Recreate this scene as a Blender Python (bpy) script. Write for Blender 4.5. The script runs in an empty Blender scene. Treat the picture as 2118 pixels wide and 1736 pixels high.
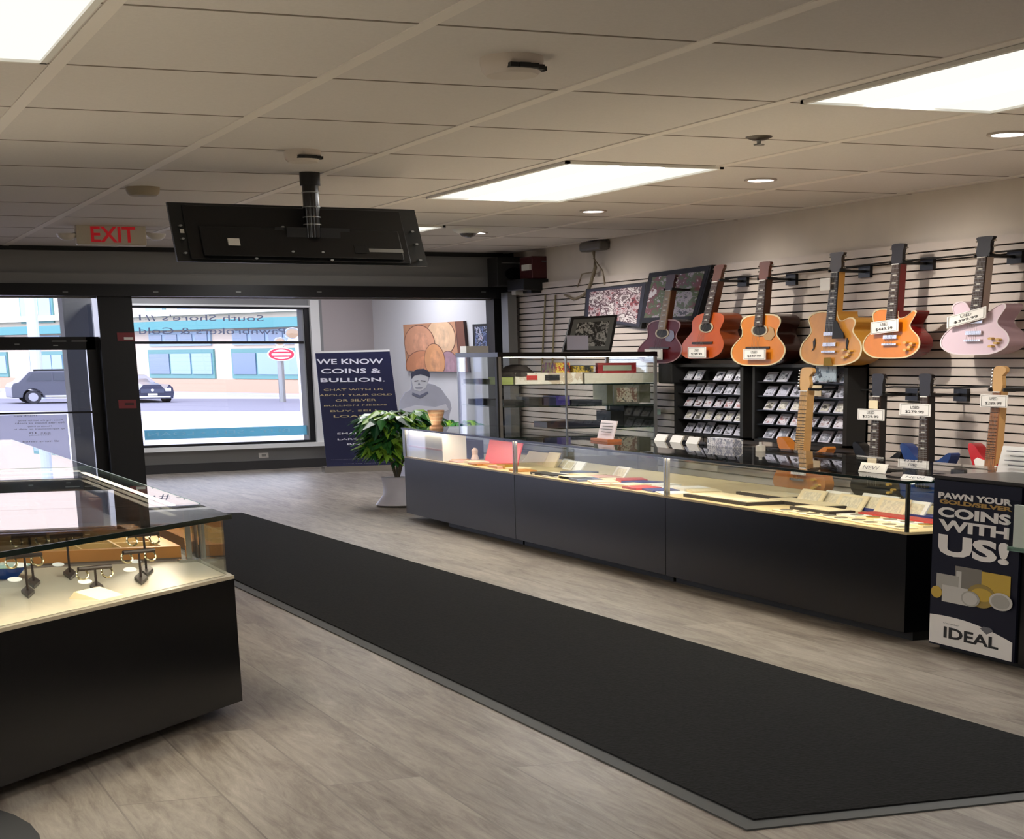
import bpy, math, random
import numpy as np
from mathutils import Vector, Matrix
random.seed(7)
sc = bpy.context.scene
COL = sc.collection

# ------------------------------------------------------------------ camera
W, HT, EYE = 2118, 1736, 1.5
vA, vB, vC = np.array([-449., 749.]), np.array([10490., 675.]), np.array([1450., 15000.])
PP = np.linalg.solve(np.array([vC - vB, vC - vA]), np.array([(vC - vB) @ vA, (vC - vA) @ vB]))
FL = math.sqrt(-(vA - PP) @ (vB - PP))
def _d(v):
    q = np.append(v - PP, FL); return q / np.linalg.norm(q)
ROT = np.array([_d(vB), _d(vA), -_d(vC)])       # rows: world x, y, z seen in camera axes (right, down, forward)
cam = bpy.data.cameras.new('camera'); camo = bpy.data.objects.new('camera', cam); COL.objects.link(camo)
cam.sensor_fit = 'HORIZONTAL'; cam.sensor_width = 36; cam.lens = FL / W * 36
cam.shift_x = (W / 2 - PP[0]) / W; cam.shift_y = (PP[1] - HT / 2) / W
cam.clip_start = .05; cam.clip_end = 600
M = Matrix([[ROT[i][0], -ROT[i][1], -ROT[i][2], 0] for i in range(3)] + [[0, 0, 0, 1]])
camo.matrix_world = Matrix.Translation((0, 0, EYE)) @ M
sc.camera = camo

# ------------------------------------------------------------------ world, exposure
wd = bpy.data.worlds.new('sky'); sc.world = wd; wd.use_nodes = True
bg = wd.node_tree.nodes['Background']; bg.inputs[0].default_value = (.80, .83, 1.0, 1); bg.inputs[1].default_value = 3.7
sc.view_settings.view_transform = 'Standard'; sc.view_settings.look = 'None'
sc.view_settings.gamma = 1; sc.view_settings.use_curve_mapping = False
sc.view_settings.exposure = 0.5
sc.cycles.use_denoising = True
sc.cycles.max_bounces = 8; sc.cycles.diffuse_bounces = 4; sc.cycles.glossy_bounces = 3
sc.cycles.use_adaptive_sampling = True; sc.cycles.adaptive_threshold = .025
sc.cycles.transparent_max_bounces = 20; sc.cycles.transmission_bounces = 4
sc.cycles.sample_clamp_indirect = 4
TROFFER_CORE, TROFFER_WING, SPOT, STRIP = 11.0, .8, 7.0, 22.0

# ------------------------------------------------------------------ helpers
def ray(u, v):
    return ROT @ np.append(np.array([u, v], float) - PP, FL)
def PX(u, v, X):
    r = ray(u, v); t = X / r[0]; return Vector((X, r[1] * t, r[2] * t + EYE))
def PY(u, v, Y):
    r = ray(u, v); t = Y / r[1]; return Vector((r[0] * t, Y, r[2] * t + EYE))
def PZ(u, v, Z):
    r = ray(u, v); t = (Z - EYE) / r[2]; return Vector((r[0] * t, r[1] * t, Z))
def PL(u, v, p, d):                              # vertical plane through p along d
    r = ray(u, v); n = (-d[1], d[0]); t = (n[0] * p[0] + n[1] * p[1]) / (n[0] * r[0] + n[1] * r[1])
    return Vector((r[0] * t, r[1] * t, r[2] * t + EYE))
def lin(c):
    if isinstance(c, str):
        c = [int(c[i:i + 2], 16) / 255 for i in (0, 2, 4)]
    return tuple(x / 12.92 if x <= .04045 else ((x + .055) / 1.055) ** 2.4 for x in c)
def mat(name, c, rough=.55, metal=0, spec=.5, noise=0, nscale=20, bump=0, emit=0):
    m = bpy.data.materials.new(name); m.use_nodes = True; nt = m.node_tree; b = nt.nodes['Principled BSDF']
    col = (*lin(c), 1)
    b.inputs['Base Color'].default_value = col; b.inputs['Roughness'].default_value = rough
    b.inputs['Metallic'].default_value = metal; b.inputs['Specular IOR Level'].default_value = spec
    if emit:
        b.inputs['Emission Color'].default_value = col; b.inputs['Emission Strength'].default_value = emit
    if noise or bump:
        tc = nt.nodes.new('ShaderNodeTexCoord'); n = nt.nodes.new('ShaderNodeTexNoise')
        n.inputs['Scale'].default_value = nscale; n.inputs['Detail'].default_value = 5
        nt.links.new(tc.outputs['Object'], n.inputs['Vector'])
        if noise:
            r = nt.nodes.new('ShaderNodeValToRGB')
            r.color_ramp.elements[0].position = .3; r.color_ramp.elements[1].position = .7
            r.color_ramp.elements[0].color = (*[x * (1 - noise) for x in col[:3]], 1)
            r.color_ramp.elements[1].color = (*[min(1, x * (1 + noise)) for x in col[:3]], 1)
            nt.links.new(n.outputs['Fac'], r.inputs['Fac']); nt.links.new(r.outputs['Color'], b.inputs['Base Color'])
        if bump:
            bp = nt.nodes.new('ShaderNodeBump'); bp.inputs['Strength'].default_value = bump; bp.inputs['Distance'].default_value = .01
            nt.links.new(n.outputs['Fac'], bp.inputs['Height']); nt.links.new(bp.outputs['Normal'], b.inputs['Normal'])
    return m
def glass(name, tint=(.93, .97, .95), base=.04, rough=.0):
    m = bpy.data.materials.new(name); m.use_nodes = True; nt = m.node_tree; N = nt.nodes; L = nt.links
    N.remove(N['Principled BSDF']); out = N['Material Output']
    tr = N.new('ShaderNodeBsdfTransparent'); tr.inputs[0].default_value = (*tint, 1)
    gl = N.new('ShaderNodeBsdfGlossy'); gl.inputs['Roughness'].default_value = rough
    g = N.new('ShaderNodeNewGeometry'); dt = N.new('ShaderNodeVectorMath'); dt.operation = 'DOT_PRODUCT'
    L.new(g.outputs['Incoming'], dt.inputs[0]); L.new(g.outputs['Normal'], dt.inputs[1])
    def mth(op, a, b=None):
        k = N.new('ShaderNodeMath'); k.operation = op; L.new(a, k.inputs[0])
        if b is not None: k.inputs[1].default_value = b
        return k.outputs[0]
    x = mth('ABSOLUTE', dt.outputs['Value'])
    k = N.new('ShaderNodeMath'); k.operation = 'SUBTRACT'; k.inputs[0].default_value = 1; L.new(x, k.inputs[1])
    y = mth('POWER', k.outputs[0], 5); y = mth('MULTIPLY', y, 1 - base); y = mth('ADD', y, base)
    mx = N.new('ShaderNodeMixShader'); L.new(y, mx.inputs[0]); L.new(tr.outputs[0], mx.inputs[1]); L.new(gl.outputs[0], mx.inputs[2])
    L.new(mx.outputs[0], out.inputs['Surface'])
    return m
def film(name, c, c2=None):
    m = bpy.data.materials.new(name); m.use_nodes = True; nt = m.node_tree; nt.nodes.remove(nt.nodes['Principled BSDF'])
    d = nt.nodes.new('ShaderNodeBsdfDiffuse'); tr = nt.nodes.new('ShaderNodeBsdfTranslucent'); mx = nt.nodes.new('ShaderNodeMixShader')
    d.inputs[0].default_value = (*lin(c), 1); tr.inputs[0].default_value = (*lin(c2 or c), 1); mx.inputs[0].default_value = .85
    nt.links.new(d.outputs[0], mx.inputs[1]); nt.links.new(tr.outputs[0], mx.inputs[2]); nt.links.new(mx.outputs[0], nt.nodes['Material Output'].inputs[0]); return m
def patt(name, cols, scale=8, kind='voronoi', rough=.5, stretch=(1, 1, 1)):
    """printed picture: a few flat colours broken up by cells or noise"""
    m = bpy.data.materials.new(name); m.use_nodes = True; nt = m.node_tree; b = nt.nodes['Principled BSDF']
    tc = nt.nodes.new('ShaderNodeTexCoord'); mp = nt.nodes.new('ShaderNodeMapping'); mp.inputs['Scale'].default_value = stretch
    nt.links.new(tc.outputs['Object'], mp.inputs['Vector'])
    if kind == 'voronoi':
        t = nt.nodes.new('ShaderNodeTexVoronoi'); t.inputs['Scale'].default_value = scale; o = t.outputs['Color']
    else:
        t = nt.nodes.new('ShaderNodeTexNoise'); t.inputs['Scale'].default_value = scale; t.inputs['Detail'].default_value = 6
        t.inputs['Roughness'].default_value = .7; o = t.outputs['Fac']
    nt.links.new(mp.outputs[0], t.inputs['Vector'])
    r = nt.nodes.new('ShaderNodeValToRGB'); r.color_ramp.interpolation = 'LINEAR' if scale > 25 else 'CONSTANT'
    while len(r.color_ramp.elements) < len(cols): r.color_ramp.elements.new(.5)
    lo, hi = (0, 1) if kind == 'voronoi' else (.32, .68)
    for i, c in enumerate(cols):
        r.color_ramp.elements[i].position = lo + (hi - lo) * i / len(cols); 
        r.color_ramp.elements[i].color = (*lin(c), 1)
    nt.links.new(o, r.inputs['Fac']); nt.links.new(r.outputs['Color'], b.inputs['Base Color'])
    b.inputs['Roughness'].default_value = rough
    return m

class MB:
    def __init__(s): s.v = []; s.f = []; s.mi = []; s.m = 0
    def add(s, vs, fs):
        o = len(s.v); s.v += [tuple(p) for p in vs]
        for f in fs: s.f.append([o + i for i in f]); s.mi.append(s.m)
        return s
    def box(s, a, b):
        x0, x1 = sorted((a[0], b[0])); y0, y1 = sorted((a[1], b[1])); z0, z1 = sorted((a[2], b[2]))
        return s.add([(x, y, z) for z in (z0, z1) for y in (y0, y1) for x in (x0, x1)],
                     [(0, 2, 3, 1), (4, 5, 7, 6), (0, 1, 5, 4), (2, 6, 7, 3), (0, 4, 6, 2), (1, 3, 7, 5)])
    def hexa(s, q, ext):                          # quad q (4 points) swept by vector ext
        e = Vector(ext); q = [Vector(p) for p in q]
        return s.add(q + [p + e for p in q], [(3, 2, 1, 0), (4, 5, 6, 7)] + [(i, (i + 1) % 4, (i + 1) % 4 + 4, i + 4) for i in range(4)])
    def prism(s, pts, ext, mside=None, mback=None):
        n = len(pts); e = Vector(ext); pts = [Vector(p) for p in pts]
        o = len(s.v); s.v += [tuple(p) for p in pts] + [tuple(p + e) for p in pts]
        s.f.append([o + i for i in range(n)]); s.mi.append(s.m)
        s.f.append([o + n + i for i in reversed(range(n))]); s.mi.append(s.m if mback is None else mback)
        for i in range(n):
            j = (i + 1) % n; s.f.append([o + i, o + n + i, o + n + j, o + j]); s.mi.append(s.m if mside is None else mside)
        return s
    def tube(s, path, r, seg=8, rs=None):
        path = [Vector(p) for p in path]; rings = []
        for i, p in enumerate(path):
            t = (path[min(i + 1, len(path) - 1)] - path[max(i - 1, 0)]).normalized()
            a = t.cross(Vector((0, 0, 1))); a = a if a.length > .05 else t.cross(Vector((1, 0, 0))); a.normalize(); b = t.cross(a)
            rr = rs[i] if rs else r
            rings.append([p + (a * math.cos(2 * math.pi * k / seg) + b * math.sin(2 * math.pi * k / seg)) * rr for k in range(seg)])
        vs = [q for g in rings for q in g]; fs = []
        for i in range(len(path) - 1):
            for k in range(seg):
                l = (k + 1) % seg; fs.append((i * seg + k, i * seg + l, (i + 1) * seg + l, (i + 1) * seg + k))
        fs.append(tuple(range(seg))); fs.append(tuple(reversed(range((len(path) - 1) * seg, len(path) * seg))))
        return s.add(vs, fs)
    def lathe(s, c, prof, seg=24, sx=1, sy=1):    # prof: (r, z)
        vs = [(c[0] + r * sx * math.cos(2 * math.pi * k / seg), c[1] + r * sy * math.sin(2 * math.pi * k / seg), c[2] + z) for r, z in prof for k in range(seg)]
        fs = [(i * seg + k, i * seg + (k + 1) % seg, (i + 1) * seg + (k + 1) % seg, (i + 1) * seg + k) for i in range(len(prof) - 1) for k in range(seg)]
        fs.append(tuple(reversed(range(seg)))); fs.append(tuple(range((len(prof) - 1) * seg, len(prof) * seg)))
        return s.add(vs, fs)
    def disc(s, c, r1, r2, ext, seg=24):          # ellipse with half axes r1, r2 (vectors), swept by ext
        c, r1, r2 = Vector(c), Vector(r1), Vector(r2)
        return s.prism([c + r1 * math.cos(2 * math.pi * k / seg) + r2 * math.sin(2 * math.pi * k / seg) for k in range(seg)], ext)
    def ring(s, c, r1, r2, t, ext, seg=28):
        c, r1, r2 = Vector(c), Vector(r1), Vector(r2)
        for k in range(seg):
            a, b = 2 * math.pi * k / seg, 2 * math.pi * (k + 1) / seg
            o = lambda w, q: c + (r1 * math.cos(w) + r2 * math.sin(w)) * q
            s.hexa([o(a, 1), o(b, 1), o(b, 1 - t), o(a, 1 - t)], ext)
        return s
    def build(s, name, m, parent=None, smooth=False, bevel=0):
        me = bpy.data.meshes.new(name)
        off = Vector((0, 0, 0))
        if parent is None and s.v:
            a = np.array(s.v); off = Vector(((a[:, 0].min() + a[:, 0].max()) / 2, (a[:, 1].min() + a[:, 1].max()) / 2, a[:, 2].min()))
        me.from_pydata([Vector(p) - off for p in s.v], [], s.f)
        for x in (m if isinstance(m, (list, tuple)) else [m]): me.materials.append(x)
        for p, i in zip(me.polygons, s.mi): p.material_index = i; p.use_smooth = smooth
        me.update()
        import bmesh as _b
        bm = _b.new(); bm.from_mesh(me); _b.ops.recalc_face_normals(bm, faces=bm.faces); bm.to_mesh(me); bm.free()
        o = bpy.data.objects.new(name, me); COL.objects.link(o)
        if parent is None: o.location = off
        else:
            o.parent = parent
            if parent.type == 'EMPTY': o.location = -parent.location
            elif parent.parent is None: o.location = -parent.location
        if bevel:
            b = o.modifiers.new('bevel', 'BEVEL'); b.width = bevel; b.segments = 2; b.limit_method = 'ANGLE'
        if smooth:
            try: me.set_sharp_from_angle(angle=math.radians(40))
            except Exception: pass
        return o
def thing(name, label, cat, loc, group=None):
    o = bpy.data.objects.new(name, None); COL.objects.link(o); o.location = loc; o.empty_display_size = .05
    o['label'] = label; o['category'] = cat
    if group: o['group'] = group
    return o
def tag(o, label, cat, group=None):
    o['label'] = label; o['category'] = cat
    if group: o['group'] = group
    return o
def struct(o, label=None, cat=None):
    o['kind'] = 'structure'
    if label: o['label'] = label; o['category'] = cat or 'structure'
    return o
def text(txt, o, rv, uv, m, parent, name='lettering', ext=.003, bold=0, nrm=None):
    """fit txt into the parallelogram with corner o, full-width vector rv and full-height vector uv"""
    cu = bpy.data.curves.new('t', 'FONT'); cu.body = txt; cu.align_x = 'CENTER'; cu.extrude = 0; cu.offset = bold; cu.resolution_u = 3
    cu.space_line = .95
    ob = bpy.data.objects.new('t', cu); COL.objects.link(ob); bpy.context.view_layer.update()
    dg = bpy.context.evaluated_depsgraph_get(); me = bpy.data.meshes.new_from_object(ob.evaluated_get(dg))
    bpy.data.objects.remove(ob); bpy.data.curves.remove(cu)
    if not me.vertices: return None
    a = np.array([v.co[:] for v in me.vertices]); x0, y0 = a[:, 0].min(), a[:, 1].min()
    sx, sy = a[:, 0].max() - x0, a[:, 1].max() - y0
    o, rv, uv = Vector(o), Vector(rv), Vector(uv); n = (nrm or rv.cross(uv)).normalized()
    b = MB()
    pts = [o + rv * ((v.co[0] - x0) / sx) + uv * ((v.co[1] - y0) / sy) + n * ext for v in me.vertices]
    b.add(pts, [tuple(p.vertices) for p in me.polygons])
    bpy.data.meshes.remove(me)
    return b.build(name, m, parent)

# ------------------------------------------------------------------ materials
BLACK = mat('black laminate', '070709', .3, spec=.3); BLACKM = mat('black matte', '141414', .6); BLKMET = mat('black metal', '19191b', .35, .3)
COUNTER = mat('counter laminate', '08080b', .25, spec=.3)
WHITE = mat('white', 'e8e6e0', .5, spec=.3); CARD = mat('white card', 'efece6', .6); CREAM = mat('cream card', 'ead9b4', .6)
CHROME = mat('chrome', 'c9c7c2', .2, 1); STEEL = mat('steel grey', '8f9190', .35, .7)
GLASS = glass('showcase glass', (.95, .975, .965)); WGLASS = glass('window glass', (.97, .98, 1), base=.03)
EDGE = mat('glass edge green', '10241f', .15); EDGEL = mat('pale glass edge', 'a9c9bc', .2)
WALLM = mat('wall paint', 'd3c9bd', .8, noise=.03, nscale=3, bump=.05); WALLG = mat('grey wall paint', '8b8a88', .6)
WALLW = mat('white wall paint', 'dcdada', .8); TAUPE = mat('taupe wall paint', 'b5aba8', .8)
SLAT = mat('slatwall panel', 'cbbfb5', .5, noise=.03, nscale=4); GROOVE = mat('groove', '1c1917', .8)
BASEB = mat('charcoal baseboard', '2f2d2b', .6)
DECK = mat('showcase deck', 'd8c294', .35); DECK2 = mat('brushed deck', 'b9ae98', .28)
WOOD = mat('orange wood', 'b97b3c', .45, noise=.15, nscale=6); NAVY = mat('navy print', '0e1024', .5, spec=.2)
GOLD = mat('gold print', 'b58f46', .5); GREYT = mat('grey ink', '6a6a70', .6); RED = mat('red print', 'b3252b', .5)
INK = mat('black ink', '17171a', .6)
def emis(name, c, s):
    m = bpy.data.materials.new(name); m.use_nodes = True; nt = m.node_tree; nt.nodes.remove(nt.nodes['Principled BSDF'])
    e = nt.nodes.new('ShaderNodeEmission'); e.inputs[0].default_value = (*c, 1); e.inputs[1].default_value = s
    nt.links.new(e.outputs[0], nt.nodes['Material Output'].inputs[0]); return m
E_CORE = emis('troffer core', (1, .98, .965), TROFFER_CORE); E_WING = emis('troffer wing', (1, .97, .86), TROFFER_WING)
E_SPOT = emis('spot lens', (1, .93, .95), SPOT); E_STRIP = emis('case light strip', (1, .83, .62), STRIP)

def wood_floor():
    m = bpy.data.materials.new('vinyl plank floor'); m.use_nodes = True; nt = m.node_tree; N = nt.nodes; L = nt.links; b = N['Principled BSDF']
    tc = N.new('ShaderNodeTexCoord'); mp = N.new('ShaderNodeMapping'); mp.inputs['Rotation'].default_value = (0, 0, math.radians(90))
    L.new(tc.outputs['Object'], mp.inputs['Vector'])
    br = N.new('ShaderNodeTexBrick'); br.inputs['Scale'].default_value = 1; br.inputs['Brick Width'].default_value = 3.3
    br.inputs['Row Height'].default_value = .37; br.inputs['Mortar Size'].default_value = .004; br.offset = .37
    br.inputs['Color1'].default_value = (.0, .0, .0, 1); br.inputs['Color2'].default_value = (1, 1, 1, 1); br.inputs['Mortar'].default_value = (.5, .5, .5, 1)
    L.new(mp.outputs[0], br.inputs['Vector'])
    m2 = N.new('ShaderNodeMapping'); m2.inputs['Scale'].default_value = (2.6, .55, 1)
    L.new(tc.outputs['Object'], m2.inputs['Vector'])
    vo = N.new('ShaderNodeVectorMath'); vo.operation = 'MULTIPLY_ADD'; vo.inputs[1].default_value = (7, 9, 5); L.new(br.outputs['Color'], vo.inputs[0]); L.new(m2.outputs[0], vo.inputs[2])
    n1 = N.new('ShaderNodeTexNoise'); n1.inputs['Scale'].default_value = 1.3; n1.inputs['Detail'].default_value = 9; n1.inputs['Roughness'].default_value = .72; n1.inputs['Distortion'].default_value = .6
    L.new(vo.outputs[0], n1.inputs['Vector'])
    m3 = N.new('ShaderNodeMapping'); m3.inputs['Scale'].default_value = (9, .8, 1); L.new(tc.outputs['Object'], m3.inputs['Vector'])
    vo2 = N.new('ShaderNodeVectorMath'); vo2.operation = 'MULTIPLY_ADD'; vo2.inputs[1].default_value = (3, 5, 5); L.new(br.outputs['Color'], vo2.inputs[0]); L.new(m3.outputs[0], vo2.inputs[2])
    n2 = N.new('ShaderNodeTexNoise'); n2.inputs['Scale'].default_value = 1.6; n2.inputs['Detail'].default_value = 10; n2.inputs['Roughness'].default_value = .75; n2.inputs['Distortion'].default_value = 1.6
    L.new(vo2.outputs[0], n2.inputs['Vector'])
    ad = N.new('ShaderNodeMath'); ad.operation = 'ADD'; L.new(n1.outputs['Fac'], ad.inputs[0]); L.new(n2.outputs['Fac'], ad.inputs[1])
    hf = N.new('ShaderNodeMath'); hf.operation = 'MULTIPLY'; hf.inputs[1].default_value = .5; L.new(ad.outputs[0], hf.inputs[0])
    r = N.new('ShaderNodeValToRGB'); E = r.color_ramp.elements
    E[0].position = .36; E[0].color = (*lin('564b40'), 1); E[1].position = .68; E[1].color = (*lin('b9afa2'), 1)
    for p, c in ((.45, '7c7064'), (.52, '92887b'), (.58, 'a09688')):
        e = E.new(p); e.color = (*lin(c), 1)
    L.new(hf.outputs[0], r.inputs['Fac'])
    mx = N.new('ShaderNodeMix'); mx.data_type = 'RGBA'; mx.blend_type = 'MULTIPLY'; mx.inputs[0].default_value = 1
    r2 = N.new('ShaderNodeValToRGB'); r2.color_ramp.elements[0].color = (.86, .85, .84, 1); r2.color_ramp.elements[1].color = (1, 1, 1, 1)
    L.new(br.outputs['Color'], r2.inputs['Fac']); L.new(r.outputs['Color'], mx.inputs[6]); L.new(r2.outputs['Color'], mx.inputs[7])
    mx2 = N.new('ShaderNodeMix'); mx2.data_type = 'RGBA'; mx2.inputs[7].default_value = (*lin('5c534a'), 1)
    k = N.new('ShaderNodeMath'); k.operation = 'MULTIPLY'; k.inputs[1].default_value = .55; L.new(br.outputs['Fac'], k.inputs[0])
    L.new(k.outputs[0], mx2.inputs[0]); L.new(mx.outputs[2], mx2.inputs[6]); L.new(mx2.outputs[2], b.inputs['Base Color'])
    b.inputs['Roughness'].default_value = .42
    bp = N.new('ShaderNodeBump'); bp.inputs['Strength'].default_value = .12; bp.inputs['Distance'].default_value = .004
    L.new(n2.outputs['Fac'], bp.inputs['Height']); L.new(bp.outputs[0], b.inputs['Normal'])
    return m
def carpet():
    m = mat('mat carpet', '1c1c1c', .95, spec=.15, noise=.35, nscale=60, bump=.5); return m

# ------------------------------------------------------------------ room shell
ZC = 2.8; XR = 8.88; YF = 24.6; XL = -5.0; YB = -5.0
o = MB().box((XL, YB, -.1), (XR + .1, 31.5, 0)).build('floor', wood_floor()); struct(o, 'grey-brown wood-look vinyl plank floor', 'floor')
# ceiling with a real tee grid: wide bars along the room, thin dark joints across
LX = [2.554 + 1.243 * k for k in range(-7, 6)]; CY = [8.01 + 1.653 * k for k in range(-8, 11)]
CEILM = mat('ceiling tile', 'd8d2ce', .9, noise=.03, nscale=60); TEE = mat('ceiling tee', 'e6dfd8', .6); JOINT = mat('tile joint', '857b71', .9)
b = MB().box((XL, YB, ZC), (XR + .1, 31.5, ZC + .1))
b.m = 1
for x in LX: b.box((x - .035, YB, ZC - .006), (x + .035, YF, ZC))
b.m = 2
for y in CY: b.box((XL, y - .012, ZC - .002), (XR, y + .012, ZC))
o = b.build('ceiling', [CEILM, TEE, JOINT]); struct(o, 'suspended grey-beige tile ceiling', 'ceiling')
o = MB().box((XR, YB, 0), (XR + .1, 31.5, ZC)).build('wall_right', WALLM); struct(o, 'beige painted right wall above the slats', 'wall')
o = MB().box((XL - .1, YB, 0), (XL, YF, ZC)).build('wall_left', WALLM); struct(o)
o = MB().box((XL, YB - .1, 0), (XR, YB, ZC)).build('wall_back', WALLM); struct(o)
# slatwall
b = MB().box((8.855, 9, 0.02), (XR - .001, 24.3, 2.39)); b.m = 1
z = 2.39; zs = [2.39, 2.31]
while zs[-1] > .1: zs.append(zs[-1] - .071)
for a, c in zip(zs[:-1], zs[1:]): b.box((8.80, 9, c + .012), (8.86, 24.3, a))
o = b.build('trim_slatwall', [GROOVE, SLAT]); struct(o, 'grey slat panelling with black grooves on the right wall', 'wall panelling')

# front wall header + left part
xa, xb = PY(205, 700, YF).x, 3.953
b = MB().box((XL, YF, 2.22), (XR, YF + .2, ZC)); b.m = 1
b.box((XL, YF - .08, 2.36), (XR, YF, 2.5))
b.m = 2; b.box((XL, YF - .1, 2.752), (XR, YF, ZC))  # black strip stands in for the shadow gap below the ceiling
o = b.build('wall_front', [WALLG, WALLG, BLACKM]); struct(o, 'grey header wall above the shop front', 'wall')
b = MB().box((XL, YF - .22, 2.235), (8.9, YF + .05, 2.33)); b.box((XL, YF - .16, 2.33), (8.9, YF, 2.375))
o = b.build('trim_1', BLKMET); struct(o, 'long black shutter housing under the header wall', 'shutter housing')
pr = MB()
for u in (135, 322, 493, 660, 1000): p = PY(u, 604, YF - .22); pr.box((p.x - .03, YF - .23, p.z - .004), (p.x + .03, YF - .22, p.z + .004))
sx = pr.build('screws', STEEL, o)
struct(MB().box((XL, YF, 0), (-.6, YF + .2, 2.22)).build('wall_front_left', WALLG), 'unseen grey front wall added left of the entrance', 'wall')  # unseen wall added in place of glass, keeps the counter's reflection dark
o = MB().box((xa, YF - .1, 0), (xb, YF + .35, 2.235)).build('trim_2', BLKMET); struct(o, 'wide black post between door and window', 'post')
o = MB().box((8.58, YF - .12, 0), (XR, YF + .2, 2.24)).build('trim_3', BLKMET); struct(o, 'black post at the right end of the shop front', 'post')
o = MB().box((8.62, 24.05, 0), (8.74, 24.3, 2.3)).build('trim_4', STEEL); struct(o, 'grey channel at the corner of the slatwall', 'channel')

# window bay
b0, b1 = Vector((3.4, 26.56, 0)), Vector((7.06, 27.50, 0)); bd = (b1 - b0).normalized(); bn = Vector((bd.y, -bd.x, 0))   # bn points into the room
def BW(u, v, off=0):
    p = b0 + bn * off; return PL(u, v, (p.x, p.y), (bd.x, bd.y))
gl_l, gl_r, gz0, gz1 = BW(277, 780), BW(632, 780), BW(450, 921).z, BW(450, 634).z
sl = lambda p: (p - b0).dot(bd)
def wbox(mb, s0, s1, z0, z1, d0, d1):
    q = [b0 + bd * s0 + bn * d0, b0 + bd * s1 + bn * d0, b0 + bd * s1 + bn * d1, b0 + bd * s0 + bn * d1]
    return mb.hexa([Vector((p.x, p.y, z0)) for p in q], (0, 0, z1 - z0))
sL, sR, sE = sl(gl_l) - .25, sl(gl_r), (b1 - b0).length
b = MB(); wbox(b, 0, sE, 0, gz0, -.15, 0); wbox(b, 0, sE, gz1, ZC, -.15, 0); wbox(b, sR, sE, gz0, gz1, -.15, 0); wbox(b, 0, sL, gz0, gz1, -.15, 0)
o = b.build('wall_window', mat('window wall paint', '8d8c8a', .7)); struct(o, 'grey low wall around the shop window', 'wall')
b = MB(); wbox(b, 0, sE - .02, 0, .12, 0, .04); o = b.build('baseboard_window', BASEB); struct(o)
b = MB().prism([(7.06, 27.5, 0), (7.9, 27.85, 0), (7.9, 28.0, 0), (6.96, 27.6, 0)], (0, 0, ZC)); o = b.build('wall_bay', TAUPE); struct(o, 'taupe wall beside the window behind the banner', 'wall')
o = MB().prism([(7.9, 27.85, 0), (8.64, 24.8, 0), (8.8, 24.8, 0), (8.02, 28.0, 0)], (0, 0, ZC)).build('wall_side', WALLW); struct(o, 'white side wall of the window bay', 'wall')
# window unit
wf = MB(); t = .035
zm = BW(450, 708).z
wbox(wf, sL, sR + .1, gz1 - .03, gz1, -.12, .02); wbox(wf, sL, sR + .1, gz0, gz0 + .03, -.12, .02)
wbox(wf, sR + .02, sR + .1, gz0, gz1, -.12, .02); wbox(wf, sL, sL + .06, gz0, gz1, -.12, .02); wbox(wf, sL, sR + .05, zm - .022, zm + .012, -.1, .0)
o = wf.build('window_1', BLKMET); struct(o, 'large black-framed shop window', 'window')
g = MB(); wbox(g, sL + .04, sR + .04, gz0 + .01, gz1 - .01, -.07, -.06); g.build('glass_pane', WGLASS, o)
tr = MB(); wbox(tr, sR + .10, sR + .24, gz0 - .06, gz1 + .1, -.02, .06); wbox(tr, sL, sR + .3, gz0 - .06, gz0 - .005, -.02, .12); wbox(tr, sL, sR + .24, gz1, gz1 + .025, -.02, .05)
tr.build('white_trim', WHITE, o)
TEAL = film('teal film', '9fd0dc'); 
q0, q1 = BW(300, 908, -.05), BW(622, 886, -.05)
bb = MB(); s0, s1 = sl(q0), sl(q1); wbox(bb, s0, s1 + .1, BW(450, 906).z, BW(450, 886).z, -.058, -.055); bb.build('teal_band', TEAL, o)
def wtext(s, ua, ub, v0, v1, m, off=-.05, bold=0):   # written on the outside: reads mirrored from inside
    pa, pb = BW(ua, v1, off), BW(ub, v1, off); zt = BW((ua + ub) / 2, v0, off).z
    pb.z = pa.z
    text(s, pb, pa - pb, (0, 0, zt - pa.z), m, o, 'lettering', ext=.002, bold=bold, nrm=bn)
LET = film('window lettering', '7d8496'); LETL = film('pale lettering', 'f0fafc')
wtext("South Shore's #1", 288, 545, 651, 664, LET); wtext("Pawnbrokers & Gold", 288, 590, 678, 691, LET)
wtext("BUY \u2022 SELL \u2022 LOAN", 305, 600, 891, 903, LETL)
# wall outlet
c = BW(545, 942, .005); ot = thing('wall_outlet', 'white electrical outlet on the low wall under the window', 'outlet', c)
b = MB(); s = sl(c); wbox(b, s - .075, s + .075, c.z - .033, c.z + .033, 0, .012); b.build('cover_plate', CARD, ot)
b = MB(); wbox(b, s - .03, s + .035, c.z - .018, c.z + .018, .012, .017); b.build('socket', mat('socket grey', 'a8a6a2', .5), ot)

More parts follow.
